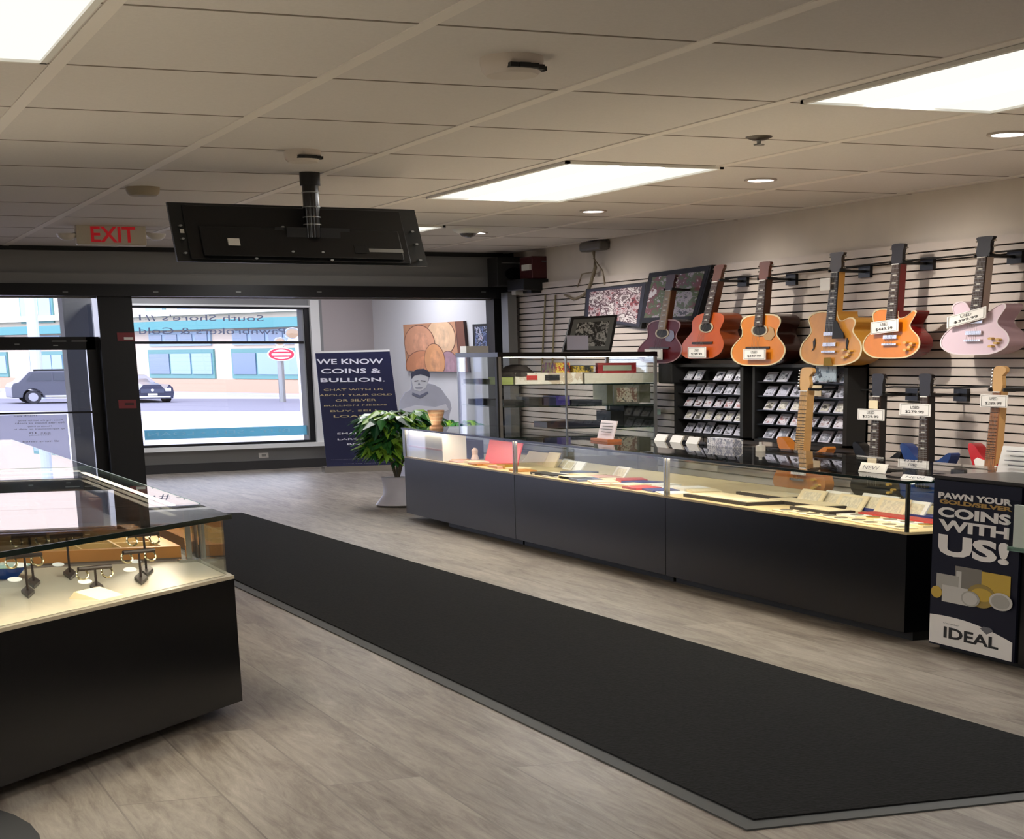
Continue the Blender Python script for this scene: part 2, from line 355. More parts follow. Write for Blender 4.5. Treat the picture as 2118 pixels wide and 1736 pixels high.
# ------------------------------------------------------------------ door (left)
yd = YF + .12
def Z(v, u=100): return PY(u, v, yd).z
xr = PY(205, 800, yd).x
b = MB()
b.box((XL, yd, Z(614)), (xr, yd + .12, 2.3)); b.box((XL, yd, Z(724)), (xr, yd + .1, Z(697)))
b.box((PY(186, 800, yd).x, yd, 0), (xr + .1, yd + .1, Z(697)))
b.box((1.0, yd, 0), (1.14, yd + .1, 2.3)); b.box((1.0, yd + .01, 0), (xr, yd + .08, .12))
o = b.build('door_1', BLKMET); struct(o, 'black-framed glass entrance door with transom', 'door')
MB().box((-.6, yd + .045, .02), (xr, yd + .055, 2.25)).build('glass_pane', WGLASS, o)
MB().box((1.1, yd - .05, Z(856)), (xr - .02, yd - .02, Z(852))).build('push_bar', BLKMET, o)
pl = MB()
for a, c, v in ((107, 137, 706), (148, 180, 706), (110, 120, 715), (30, 40, 712)): pl.box((PY(a, v, yd).x, yd - .006, Z(v + 1)), (PY(c, v, yd).x, yd, Z(v - 1)))
pl.build('closer_plate', STEEL, o)
MB().box((XL, yd - .01, Z(617)), (xr, yd - .002, Z(613))).build('white_bead', WHITE, o)
nt_ = thing('notice_sheet', 'white notice sheet with grey text on the lower door glass', 'notice', (1.7, yd, .4))
MB().box((1.15, yd + .058, .1), (PY(143, 900, yd).x, yd + .064, Z(858))).build('sheet', film('notice film', 'efeffa'), nt_)
pa = [("Thank you", 30, 80), ("Please ring the bell for entry", 38, 132), ("No hats hoods or masks", 32, 134), ("Monday to Friday", 58, 108), ("by appointment or walk in", 30, 136), ("Sat 10", 62, 106), ("closed Sunday", 60, 106), ("all items tested", 48, 124)]
for i, (s_, a, c) in enumerate(pa):
    v = (861, 871, 876, 883, 889, 896, 901, 914)[i]; p0, p1 = PY(a, v + 2, yd), PY(c, v + 2, yd)
    text(s_, (p1.x, yd + .05, p0.z), (p0.x - p1.x, 0, 0), (0, 0, .02), GREYT, nt_, 'lettering', ext=.001, nrm=Vector((0, -1, 0)))
# side light of the recessed entry beyond the door, brick pier and bollard
o = MB().box((3.72, YF + .6, 0), (3.80, YF + 3.5, 2.2)).build('window_2', glass('side glass', (.5, .55, .68), base=.2)); struct(o, 'dark side glass of the recessed entry', 'window')

for (u0, v0, u1, v1, lb, w_) in ((243, 688, 280, 705, 'red sticker with white label on the black post, upper', 1), (246, 827, 281, 845, 'red sticker with dark mark on the black post, lower', 0)):
    p0, p1 = PY(u0, v1, YF - .1), PY(u1, v0, YF - .1); st = thing('red_sticker', lb, 'sticker', (p0.x, YF - .1, p0.z))
    MB().box((p0.x, YF - .106, p0.z), (min(p1.x, xb), YF - .1, p1.z)).build('sheet', mat('sticker red', '7e2a30', .5), st)
    cx, cz = (p0.x * .4 + p1.x * .6), (p0.z * .72 + p1.z * .28 if w_ else (p0.z + p1.z) / 2)
    MB().box((cx - .055, YF - .11, cz - .015), (cx + .055, YF - .106, cz + .015)).build('mark', WHITE if w_ else mat('dark red', '3a1216', .5), st)

# ------------------------------------------------------------------ ceiling lights
def troffer(x0, x1, y0, y1, lb):
    t = thing('ceiling_light', lb, 'ceiling light', ((x0 + x1) / 2, (y0 + y1) / 2, ZC - .03), 'recessed fluorescent ceiling lights')
    b = MB(); e = .03; zt, zb = ZC - .001, ZC - .02
    for q in (((x0, y0), (x1, y0 + e)), ((x0, y1 - e), (x1, y1)), ((x0, y0), (x0 + e, y1)), ((x1 - e, y0), (x1, y1))): b.box((*q[0], zb), (*q[1], zt))
    b.build('frame', WHITE, t)
    w = x1 - x0; a, c = x0 + w * .32, x0 + w * .66
    MB().box((x0 + e, y0 + e, ZC - .008), (a, y1 - e, ZC - .004)).build('side_panel', E_WING, t)
    MB().box((c, y0 + e, ZC - .008), (x1 - e, y1 - e, ZC - .004)).build('side_panel', E_WING, t)
    MB().box((a + .015, y0 + e, ZC - .014), (c - .015, y1 - e, ZC - .004)).build('diffuser', E_CORE, t)
troffer(5.11, 6.32, 12.98, 16.22, 'ceiling light panel in the middle, right of the hanging TV')
troffer(5.11, 6.32, 6.33, 9.57, 'ceiling light panel cut by the right edge of the photo')
troffer(5.11, 6.38, 19.62, 22.9, 'far ceiling light panel half hidden behind the TV')
troffer(.02, 1.25, 6.33, 9.55, 'ceiling light panel in the top left corner')
troffer(.02, 1.25, -.28, 2.96, 'unseen ceiling light panel added above the camera')  # unseen panel, added to light the near part of the room
for y, w_ in ((-.28, 'behind the camera'), (6.33, 'level with the near counter'), (12.98, 'level with the hanging TV'), (19.62, 'nearest the entrance')): troffer(-3.7, -2.47, y, y + 3.24, 'unseen ceiling light panel added over the left side of the shop, ' + w_)  # unseen panels, added so their bounce lifts the ceiling
for x, w_ in ((4.3, 'left'), (6.9, 'right')):  # unseen pair above the header, added to brighten the bay
    t = thing('ceiling_light', 'unseen square light added over the window bay, ' + w_ + ' of two', 'ceiling light', (x + .5, 25.6, ZC), 'added fill lights in the window bay')
    MB().box((x, 25.2, ZC - .03), (x + 1.0, 26.1, ZC - .001)).build('frame', WHITE, t); MB().box((x + .04, 25.24, ZC - .034), (x + .96, 26.06, ZC - .03)).build('diffuser', emis('bay fill', (.86, .89, 1), 12.0), t)
troffer(5.11, 6.32, -.28, 2.96, 'unseen ceiling light panel added behind the camera on the right')  # unseen panel, added as extra fill for the room
for y, w_ in ((10.487, 'nearest the camera at the right edge'), (13.822, 'second from the camera'), (17.238, 'third from the camera'), (20.6, 'beside the camera dome')):
    t = thing('recessed_spotlight', f'small round recessed spotlight, {w_}', 'ceiling light', (7.045, y, ZC), 'row of recessed spotlights')
    MB().ring((7.045, y, ZC - .012), (.12, 0, 0), (0, .15, 0), .2, (0, 0, .011)).build('trim_ring', mat('spot trim', 'b9afa6', .5), t)
    MB().disc((7.045, y, ZC - .006), (.09, 0, 0), (0, .12, 0), (0, 0, .004)).build('lens', E_SPOT, t)
    ld = bpy.data.lights.new('spot_lamp', 'SPOT'); ld.energy = 130; ld.color = (1, .93, .84); ld.spot_size = math.radians(125); ld.spot_blend = .8; ld.shadow_soft_size = .08
    lo = bpy.data.objects.new('spot_lamp', ld); COL.objects.link(lo); lo.location = (7.045, y, ZC - .05) if False else (0, 0, -.05); lo.parent = t; lo.rotation_euler = (0, math.radians(-28), 0)
def puck(u, v, r, h, lb, m, nm='smoke_detector', cat='smoke detector', dark=True, z=ZC):
    p = PZ(u, v, z); t = thing(nm, lb, cat, p)
    MB().lathe(p, [(r * .8, -h), (r * .95, -h * .7), (r, -h * .3), (r, 0)], sx=1, sy=1.3).build('housing', m, t, True)
    if dark:
        b = MB()
        for k in range(5):
            a = -1.9 + k * .35; b.box((p.x + math.cos(a) * r * .9 - .03, p.y + math.sin(a) * r * 1.15 - .03, z - h * .8), (p.x + math.cos(a) * r * .9 + .02, p.y + math.sin(a) * r * 1.15 + .02, z - h * .55))
        b.build('vent_slot', BLACKM, t)
    return t
SM = mat('detector plastic', 'cdc3ba', .6)
puck(1058, 120, .14, .075, 'round smoke detector on the ceiling nearest the camera', SM)
puck(625, 312, .118, .07, 'round smoke detector just above the TV pole', SM)
puck(295, 388, .13, .06, 'beige round ceiling speaker above the EXIT sign', mat('old plastic', '9b8f7b', .6), 'ceiling_speaker', 'speaker', False)
p = PZ(1570, 283, ZC); t = thing('sprinkler_head', 'dark fire sprinkler head on the ceiling', 'sprinkler', p)
MB().lathe(p, [(.04, -.02), (.075, -.006), (.08, 0)], sy=1.3).build('plate', mat('sprinkler dark', '3a332c', .4, .6), t, True)
MB().lathe((p.x, p.y, p.z - .05), [(.03, 0), (.033, .005), (.012, .01), (.015, .035)], sy=1.3).build('deflector', STEEL, t, True)
p = PZ(968, 474, ZC); t = thing('security_camera', 'white dome security camera beside the far spotlight', 'camera', p)
MB().lathe(p, [(.1, -.045), (.15, -.02), (.16, 0)], sy=1.3).build('base', WHITE, t, True)
MB().lathe((p.x, p.y, p.z - .085), [(.02, 0), (.065, .012), (.09, .04)], sy=1.3).build('dome', mat('smoked dome', '2b2527', .15), t, True)

# exit sign
Ye = 20.7; p0, p1 = PY(160, 508, Ye), PY(301, 467, Ye)
t = thing('exit_sign', 'white EXIT sign with red letters and two emergency lamps', 'exit sign', ((p0.x + p1.x) / 2, Ye, p0.z))
MB().box((p0.x, Ye, p0.z + .012), (p1.x, Ye + .12, p1.z)).build('case', mat('exit case', 'cfc7b5', .5), t, bevel=.01)
MB().box((p0.x + .01, Ye - .006, p0.z + .005), (p1.x - .01, Ye + .1, p0.z + .014)).build('bottom_lens', WHITE, t)
a, c = PY(189, 501, Ye), PY(279, 470, Ye)
text('EXIT', a, (c.x - a.x, 0, 0), (0, 0, c.z - a.z), mat('exit red', 'd4202c', .5, emit=.12), t, ext=.004, bold=.02, nrm=Vector((0, -1, 0)))
MB().box(((p0.x + p1.x) / 2 - .15, Ye + .02, p1.z), ((p0.x + p1.x) / 2 + .15, Ye + .1, ZC)).build('mount', SM, t)
for sx_, uu in ((-1, 138), (1, 323)):
    q = PY(uu, 486, Ye + .06); h = MB().lathe((0, 0, 0), [(.05, 0), (.09, .03), (.1, .06), (.05, .065)], 16)
    h.v = [(q.x + x, q.y + y, q.z + z - .05) for x, y, z in h.v]; lp = h.build('lamp_head', mat('lamp head', 'd8d2c8', .3), t, True)
    MB().tube([(q.x - sx_ * .02, q.y, q.z), ((p0.x if sx_ < 0 else p1.x), q.y, q.z + .01)], .015).build('bracket', SM, lp)

# TV
yt, yb_ = 14.62, 14.36
tl, trr = PY(345, 418, yt), PY(857, 434, yt); bl, br_ = PY(368, 541, yb_), PY(885, 551, yb_)
t = thing('hanging_television', 'large flat TV seen from behind, hanging from the ceiling', 'television', ((tl.x + trr.x) / 2, yt, bl.z))
TVB = mat('tv back plastic', '17181a', .35)
MB().hexa([tl, trr, br_, bl], (0, .05, .0)).build('bezel', mat('tv bezel', '2a2c2d', .4), t)
lerp = lambda s_, v_: (tl * (1 - s_) + trr * s_) * (1 - v_) + (bl * (1 - s_) + br_ * s_) * v_
def tvbox(s0, s1, v0, v1, th, o_=0):
    q = [lerp(s0, v0), lerp(s1, v0), lerp(s1, v1), lerp(s0, v1)]; q = [x + Vector((0, -o_, 0)) for x in q]
    return MB().hexa(q, (0, -th, 0))
tvbox(.05, .93, .04, .96, .03).build('back_shell', TVB, t, bevel=.008)
tvbox(.1, .9, .4, .9, .03, .03).build('rear_housing', TVB, t, bevel=.01)
b = MB()
for s_, v_ in ((.03, .4), (.03, .62), (.03, .86), (.43, .38), (.56, .38), (.45, .8), (.57, .8), (.96, .4), (.965, .62), (.965, .9), (.3, .93), (.6, .93)):
    q = lerp(s_, v_); MB().disc((q.x, q.y - .064, q.z), (.012, 0, 0), (0, 0, .007), (0, .06, 0), 10).build('screw', STEEL, t)
tvbox(.03, .045, .45, .52, .004, .002).build('label', CARD, t)
tvbox(.76, .9, .72, .78, .004, .06).build('port_label', mat('port label', '8c8c88', .5), t)
tvbox(.70, .75, .66, .8, .006, .06).build('port_panel', BLACKM, t)
tvbox(.2, .245, .6, .72, .02, .06).build('power_plug', CARD, t)
pc = PZ(640, 357, ZC)
t2 = thing('ceiling_tv_mount', 'black ceiling pole holding the hanging TV', 'tv mount', pc)
MB().lathe((pc.x, pc.y, ZC - .09), [(.075, 0), (.075, .09)], 20).build('collar', BLKMET, t2, True)
MB().tube([(pc.x, pc.y, ZC - .08), (pc.x, pc.y, 2.35)], .06, 18).build('pole', mat('pole gloss', '0e0e10', .15), t2, True)
b = MB()
for z in (2.66, 2.56, 2.49, 2.44): b.ring((pc.x, pc.y, z), (.066, 0, 0), (0, .066, 0), .1, (0, 0, .006))
b.build('clamp_ring', STEEL, t2)
b = MB().box((pc.x - .2, pc.y - .03, 2.28), (pc.x + .2, pc.y + .02, 2.42)); b.box((pc.x - .28, pc.y - .0, 2.42), (pc.x - .2, pc.y + .02, 2.26)); b.box((pc.x + .2, pc.y, 2.42), (pc.x + .28, pc.y + .02, 2.26))
b.build('bracket', BLKMET, t2)

# ------------------------------------------------------------------ floor mats
b = MB(); q = [PZ(1545, 1720, 0), PZ(485, 1218, 0), PZ(467, 1060, 0), PZ(505, 1062, 0), PZ(2118, 1528, 0)]
NL, FLc, FR = Vector((2.706, 5.369, 0)), Vector((2.60, 19.4, 0)), Vector((4.06, 19.46, 0)); NR = Vector((4.46, 5.1, 0)); NRr = Vector((4.445, 5.32, 0))
quad = [NL, NRr, FR, FLc]; mt = thing('floor_mat', 'long black carpet runner with grey rubber edge down the aisle', 'mat', (3.4, 12, 0))
MB().hexa(quad, (0, 0, .006)).build('rubber_border', mat('rubber edge', '3c3e3c', .6), mt)
cen = Vector((3.45, 12.3, 0)); ins = [NL + Vector((.075, .1, .006)), NRr + Vector((-.02, .1, .006)), FR + Vector((-.015, -.06, .006)), FLc + Vector((.075, -.06, .006))]
MB().hexa(ins, (0, 0, .006)).build('carpet', carpet(), mt)
b = MB().prism([(x, y, 0) for x, y in ((.49, 6.68), (.53, 6.58), (.565, 6.42), (.575, 6.25), (.56, 6.05), (.5, 5.85), (.38, 5.7), (.1, 5.6), (-.2, 5.65), (.1, 6.2))], (0, 0, .02)); o = b.build('round_mat', mat('round mat', '1d1e1f', .8)); tag(o, 'rounded dark mat in the bottom left corner', 'mat')

# ------------------------------------------------------------------ right-hand showcase counter
XC, XD = 5.38, 6.5; ZD, ZT = .585, .855
def counter(y0, y1, lb, foot0=0, foot1=0):
    t = thing('display_case', lb, 'display case', ((XC + XD) / 2, (y0 + y1) / 2, 0), 'glass-topped black showcase counter')
    MB().box((XC, y0, .05), (XD, y1 - .004, ZD - .012)).build('cabinet_body', COUNTER, t)
    MB().box((XC + .07, y0 + .02 + foot0, 0), (XD - .05, y1 - .02 - foot1, .05)).build('toe_kick', BLACKM, t)
    MB().box((XC, y0, ZD - .012), (XD, y1 - .004, ZD)).build('deck', DECK, t)
    g = MB().box((XC + .002, y0 + .004, ZD), (XC + .012, y1 - .008, ZT - .014)); g.build('glass_front', GLASS, t)
    MB().box((XD - .012, y0 + .004, ZD), (XD - .002, y1 - .008, ZT - .014)).build('glass_back', GLASS, t)
    tp = MB().box((XC - .01, y0 - (.01 if y0 < 9 else 0), ZT - .012), (XD, y1 - .002, ZT)); tp.build('glass_top', GLASS, t)
    e = MB().box((XC - .02, y0 - (.02 if y0 < 9 else 0), ZT - .014), (XC - .01, y1 - .002, ZT + .001))
    if y0 < 9: e.box((XC - .01, y0 - .02, ZT - .014), (XD, y0 - .01, ZT + .001))
    e; e.build('glass_edge', EDGE, t)
    MB().box((XC + .03, y0 + .05, ZT - .020), (XC + .07, y1 - .05, ZT - .0165)).build('light_strip', E_STRIP, t)
    for yy in (y0 + .012, y1 - .03): MB().box((XC + .003, yy, ZD), (XC + .022, yy + .018, ZT - .014)).build('corner_post', CHROME, t)
    return t
tA = counter(8.8, 11.945, 'near third of the black glass-topped counter, full of coin trays')
MB().box((XC + .012, 8.8 + .004, ZD), (XD - .012, 8.8 + .012, ZT - .014)).build('glass_end', GLASS, tA)
counter(11.95, 14.97, 'middle third of the black glass-topped counter')
tC = counter(14.975, 18.1, 'far third of the black glass-topped counter by the plant', foot1=1.1)
MB().box((XC - .005, 18.03, ZD), (XC + .03, 18.11, ZT)).build('grey_end_post', STEEL, tC)

def item(name, lb, cat, mb, m, grp=None, parent=None, bevel=0):
    o = mb.build(name, m, parent, bevel=bevel); tag(o, lb, cat, grp); return o
# goods in the counter: generic pieces placed on the deck
def leaning(y, x, w, h, m, nm, lb, cat, grp=None, lean=.06, th=.012, face=None, z=ZD):
    """a card standing up, width along y, leaning back"""
    t = thing(nm, lb, cat, (x, y, z), grp)
    MB().hexa([(x, y - w / 2, z), (x, y + w / 2, z), (x + lean, y + w / 2, z + h), (x + lean, y - w / 2, z + h)], (th, 0, 0)).build('holder', m, t)
    if face:
        MB().hexa([(x - .002 + lean * .15, y - w * .36, z + h * .15), (x - .002 + lean * .15, y + w * .36, z + h * .15), (x - .002 + lean * .85, y + w * .36, z + h * .85), (x - .002 + lean * .85, y - w * .36, z + h * .85)], (.002, 0, 0)).build('insert', face, t)
    return t
def flat(y, x, w, d, h, m, nm, lb, cat, grp=None, z=ZD, rz=0):
    c_, s_ = math.cos(rz), math.sin(rz)
    q = [(x + a * c_ - e_ * s_, y + a * s_ + e_ * c_, z) for a, e_ in ((-d / 2, -w / 2), (d / 2, -w / 2), (d / 2, w / 2), (-d / 2, w / 2))]
    o = MB().hexa(q, (0, 0, h)).build(nm, m); tag(o, lb, cat, grp); return o
TRAY = mat('dark tray', '241d1c', .5); BLUEC = mat('blue folder', '26337e', .4); REDC = mat('red folder', 'c43a36', .45); PINKC = mat('pink paper', 'd9a79a', .6)
SILV = mat('silver coin', 'c9c6bf', .25, .9); GLDC = mat('gold coin', 'c8a24a', .3, .8); BROWN = mat('brown board', '8c5a34', .5)
# row of coins in square flips along the front glass of the near case
for i in range(9):
    y = 9.05 + i * .17; x = XC + .12 + .02 * (i % 2)
    t = thing('coin_holder', 'silver coin in a cream square flip, front row of the near counter', 'coin', (x, y, ZD), 'coins in flips along the front glass')
    MB().box((x - .06, y - .075, ZD), (x + .06, y + .075, ZD + .006)).build('flip', CREAM, t)
    MB().disc((x, y, ZD + .006), (.038, 0, 0), (0, .05, 0), (0, 0, .004), 20).build('coin', SILV, t)
for i in range(8):
    y = 9.1 + i * .19; x = XC + .30
    t = thing('coin_holder', 'coin in a cream flip, second row of the near counter', 'coin', (x, y, ZD), 'coins in flips, second row')
    MB().box((x - .06, y - .08, ZD), (x + .06, y + .08, ZD + .008)).build('flip', CARD if i % 3 else CREAM, t)
    MB().disc((x, y, ZD + .008), (.038, 0, 0), (0, .05, 0), (0, 0, .004), 20).build('coin', GLDC if i % 3 == 0 else SILV, t)
COINF = patt('coin print', ['efe6d2', 'c9bfa8', 'e8dcc0'], 30, 'noise')
nm_ = ['leftmost of six', 'second of six from the left', 'third of six from the left', 'fourth of six from the left', 'fifth of six from the left', 'rightmost of six']
for i, (u, w, h) in enumerate([(1682, .32, .085), (1722, .3, .09), (1765, .34, .085), (1810, .42, .1), (1850, .34, .095), (1885, .3, .09)]):
    p = PX(u, 1040, XC + .55); leaning(p.y, XC + .5 + .03 * (i % 2), w, h, CARD if i % 2 else CREAM, 'coin_card', f'cream coin card standing up in the near counter, {nm_[i]}', 'card', 'standing coin cards', face=COINF)
flat(9.55, XC + .45, .9, .12, .012, REDC, 'folder', 'flat red folder in the near counter beside the blue one', 'folder')
flat(9.7, XC + .58, 1.0, .1, .02, BLUEC, 'folder', 'flat blue folder in the near counter behind the red one', 'folder')
flat(9.0, XC + .62, .3, .25, .03, mat('dark blue case', '28304f', .4), 'coin_case', 'dark blue coin case by the end glass', 'case')
MB_ = MB()
for i, (y, x, w, d) in enumerate([(11.35, .22, .95, .28), (10.75, .45, .8, .2), (11.5, .6, .7, .22), (10.25, .28, .5, .18)]):
    nmt = ['beside the joint', 'behind the standing cards', 'at the back by the joint', 'in the front middle'][i]
    t = thing('coin_tray', f'dark coin tray with cream lining in the near counter, {nmt}', 'tray', (XC + x, y, ZD), 'coin trays')
    MB().box((XC + x - d / 2, y - w / 2, ZD), (XC + x + d / 2, y + w / 2, ZD + .02)).build('tray_frame', TRAY, t)
    MB().box((XC + x - d / 2 + .02, y - w / 2 + .03, ZD + .02), (XC + x + d / 2 - .02, y + w / 2 - .03, ZD + .024)).build('lining', CREAM, t)
for i in range(7):
    y, x = 11.75 - i * .22, XC + .75 - .03 * (i % 3)
    flat(y, x, .18, .14, .01 + .004 * i, CARD if i % 2 else CREAM, 'paper_slip', 'pale paper slip towards the back of the near counter', 'paper', 'paper slips in the near counter', rz=.2 * (i % 3))
flat(9.35, XC + .85, .45, .18, .025, BLUEC, 'banknote_album', 'blue banknote album at the back of the near counter', 'album')
# middle third
cols = [CARD, CREAM, PINKC, BLUEC, CARD, CREAM, REDC, CARD, mat('slate folder', '5b6685', .5), CREAM]
cn = ['white', 'cream', 'pink', 'blue', 'white', 'cream', 'red', 'white', 'slate blue', 'cream']
for i in range(20):
    y = 12.15 + (i % 10) * .27; row = i // 10; x = XC + .15 + row * .24 + .03 * (i % 2); c_ = (i * 3 + row) % 10
    flat(y, x, .26, .2, .008 + .004 * (i % 4), cols[c_], 'paper_sleeve', f'{cn[c_]} flat sleeve, {"front" if row == 0 else "second"} row of the middle counter', 'sleeve', f'flat {cn[c_]} sleeves, {"front" if row == 0 else "second"} row', rz=.12 * ((i % 5) - 2))
for i, (u, w, h, m_, n_) in enumerate([(1108, .5, .1, CREAM, 'wide cream'), (1143, .26, .12, CREAM, 'narrow cream'), (1201, .18, .08, CARD, 'small white'), (1168, .2, .07, mat('silver sleeve', 'b9b4b8', .4), 'silver grey'), (1180, .2, .07, CARD, 'round-topped white'), (1288, .25, .08, CARD, 'tilted white'), (1090, .2, .06, mat('tan card', 'd8b98c', .6), 'tan')]):
    p = PX(u, 950, XC + .65 - .05 * (i % 3)); leaning(p.y, XC + .62 - .06 * (i % 3), w, h, m_, 'display_card', f'{n_} card standing in the middle counter', 'card', face=COINF if i > 2 else None)
flat(14.5, XC + .12, .5, .12, .02, BLACKM, 'pen_case', 'black case lying at the front left of the middle counter', 'case'); flat(13.95, XC + .14, .4, .12, .018, BLACKM, 'pen_case', 'black case lying right of another black case at the front glass', 'case')
# far third
b0_ = PX(843, 945, XC + .06); b1_ = PX(918, 945, XC + .06)
t = thing('carton', 'white carton with pink stripe at the far end of the counter', 'box', (XC + .3, (b0_.y + b1_.y) / 2, ZD))
MB().box((XC + .05, b1_.y, ZD), (XC + .28, b0_.y, ZT - .03)).build('box_body', WHITE, t)
MB().box((XC + .047, b1_.y + .01, ZD + .09), (XC + .05, b0_.y - .01, ZD + .105)).build('stripe', PINKC, t)
p0, p1 = PX(928, 930, XC + .4), PX(975, 930, XC + .4)
t = thing('jewellery_box', 'open dark red box beside the white carton', 'box', (XC + .45, (p0.y + p1.y) / 2, ZD))
b = MB().box((XC + .5, p1.y, ZD), (XC + .52, p0.y, ZD + .17)); b.box((XC + .3, p1.y, ZD), (XC + .52, p1.y + .03, ZD + .17)); b.box((XC + .3, p0.y - .03, ZD), (XC + .52, p0.y, ZD + .17)); b.box((XC + .3, p1.y, ZD), (XC + .52, p0.y, ZD + .02)); b.build('shell', mat('dark box', '1c1214', .4), t)
MB().box((XC + .49, p1.y + .04, ZD + .02), (XC + .5, p0.y - .04, ZD + .15)).build('red_lining', mat('deep red', '6e1a20', .6), t)
MB().lathe((XC + .42, (p0.y + p1.y) / 2, ZD + .02), [(.03, 0), (.03, .05), (.01, .06)], 12).build('figurine', mat('tan figure', 'a37e62', .6), t)
p = PX(982, 935, XC + .3); MB_ = MB().lathe((p.x, p.y, ZD), [(.035, 0), (.04, .02), (.025, .06), (.03, .1), (.012, .12)], 14); item('white_figurine', 'small pale pink figurine between the red pieces', 'figurine', MB_, mat('pink porcelain', 'e3c4b4', .4))
p0, p1 = PX(990, 945, XC + .25), PX(1056, 945, XC + .25)
leaning((p0.y + p1.y) / 2, XC + .3, abs(p0.y - p1.y), .2, mat('bright red folder', 'd8342e', .45), 'red_folder', 'bright red folder standing in the far counter', 'folder')
for i in range(8):
    flat(15.2 + i * .27, XC + .16 + .05 * (i % 2), .25, .16, .01 + .005 * (i % 3), [WOOD, CREAM, PINKC, mat('orange paper', 'd79a5c', .6)][i % 4], 'jewellery_pad', 'orange or cream pad lying flat in the far counter', 'pad', 'flat pads in the far counter')
p = PX(1047, 948, XC + .18); flat(p.y, p.x, .22, .1, .035, GLDC, 'gold_ornament', 'gold ornament in front of the red folder', 'ornament')

# things on the counter top
def card_stand(u, v, w, h, lb, m, m2, nm='counter_sign', X=XC + .35, lines=4):
    p = PX(u, v, X); y = p.y; z = ZT + .002; t = thing(nm, lb, 'sign', (X, y, z))
    MB().box((X - .06, y - w * .55, z), (X + .06, y + w * .55, z + .018)).build('base', m2, t)
    MB().hexa([(X - .01, y - w / 2, z + .018), (X - .01, y + w / 2, z + .018), (X + .03, y + w / 2, z + h), (X + .03, y - w / 2, z + h)], (.01, 0, 0)).build('card', m, t)
    for i in range(lines):
        zz = z + h * (.85 - .14 * i); xx = X - .01 + .04 * (zz - z) / h - .012
        MB().box((xx, y - w * .36, zz), (xx + .004, y + w * (.36 - .1 * (i % 2)), zz + h * .03)).build('text_line', GREYT, t)
    return t
ORG = mat('orange base', 'b4673a', .5)
card_stand(1253, 895, .32, .155, 'white and pink leaflet on a wooden stand on the far counter top', mat('leaflet', 'ece2e6', .5), ORG, X=XC + .5)
t = card_stand(2112, 965, .44, .17, 'white sign on a red-brown base at the near end of the counter', CARD, mat('redwood base', '6b3023', .5), X=XC + .5)
for (u0, u1, v, h, X, lb) in ((1775, 1829, 976, .052, XC + .2, 'wide white card standing on the near counter top'), (1862, 1925, 992, .024, XC + .06, 'low white card standing at the counter corner')):
    pa_, pb_ = PX(u0, v, X), PX(u1, v, X); t = thing('price_card', lb, 'price card', (X, (pa_.y + pb_.y) / 2, ZT))
    MB().hexa([(X, pb_.y, ZT + .002), (X, pa_.y, ZT + .002), (X + .02, pa_.y, ZT + h), (X + .02, pb_.y, ZT + h)], (.008, 0, 0)).build('card', CARD, t)
    text('NEW', (X, pa_.y - .2 * (pa_.y - pb_.y), ZT + h * .3), (0, -.6 * (pa_.y - pb_.y), 0), (.01, 0, h * .4), GREYT, t, ext=.006, nrm=Vector((-1, 0, .4)))
p = PX(1499, 925, XD - .22); t = thing('clear_box', 'clear box of white papers standing on the counter top', 'box', (p.x, p.y, ZT))
PAPR = patt('printed papers', ['d9dbe8', '8a90ac', 'eef0f8', '5a607c'], 22, 'noise'); MB().box((XD - .26, p.y - .22, ZT + .001), (XD - .18, p.y + .22, ZT + .06)).build('papers', PAPR, t)
p = PX(1573, 935, XD - .3); MB_ = MB().lathe((XD - .3, p.y, ZT + .001), [(.035, 0), (.035, .035), (.012, .042), (.012, .06)], 14); item('bottle', 'tiny white pump bottle on the counter top', 'bottle', MB_, WHITE)
p = PX(1430, 935, XD - .2)
for k in range(3):
    yy = p.y + .5 - .3 * k; leaning(yy, XD - .25, .2, .05, WHITE, 'small_card', 'small white card on the counter top beside the clear box', 'card', 'small cards on the counter top', z=ZT + .001, lean=.03)
# basket pot on counter
p = PY(903, 888, 17.6); c_ = Vector((p.x, p.y, ZT + .001))
t = thing('wooden_goblet', 'tan carved wooden goblet vase on the far end of the counter', 'vase', c_)
MB().lathe(c_, [(.066, 0), (.064, .02), (.045, .035), (.05, .06), (.06, .09), (.072, .13), (.08, .165), (.078, .17)], 24).build('vase_body', mat('carved wood', '9c7559', .6, noise=.2, nscale=30), t, True)
b = MB()
for z_, r_ in ((.07, .056), (.105, .067), (.14, .077)): MB().ring((c_.x, c_.y, c_.z + z_), (r_, 0, 0), (0, r_, 0), .12, (0, 0, .01)).build('carved_band', mat('pale band', 'b7a184', .6), t)

# ------------------------------------------------------------------ sign cabinet at the near end
XS = 5.38; ys0, ys1 = 8.56, 7.4
t = thing('sign_cabinet', 'black cabinet carrying the pawn sign at the near end of the counter', 'cabinet', (XS + .5, 8, 0))
MB().box((XS + .012, ys1 - .3, .03), (XD, ys0, .885)).build('cabinet_body', COUNTER, t)
MB().box((XS + .06, ys1 - .25, 0), (XD - .05, ys0 - .03, .03)).build('plinth', BLACKM, t)
MB().box((XS - .0, ys1 - .3, .885), (XD, ys0 + .01, .9)).build('cabinet_top', mat('dark top', '2b2826', .25), t)
sg = thing('pawn_sign', 'tall navy sign reading PAWN YOUR GOLD/SILVER COINS WITH US!', 'sign', (XS, 8.1, .03))
def SP(u, v, off=0): return PX(u, v, XS - off)
yl, yr = 8.545, 7.755
MB().box((XS, yr, .03), (XS + .012, yl, .878)).build('board', NAVY, sg)
SGW = mat('sign white', 'f0ece8', .5, spec=.3)
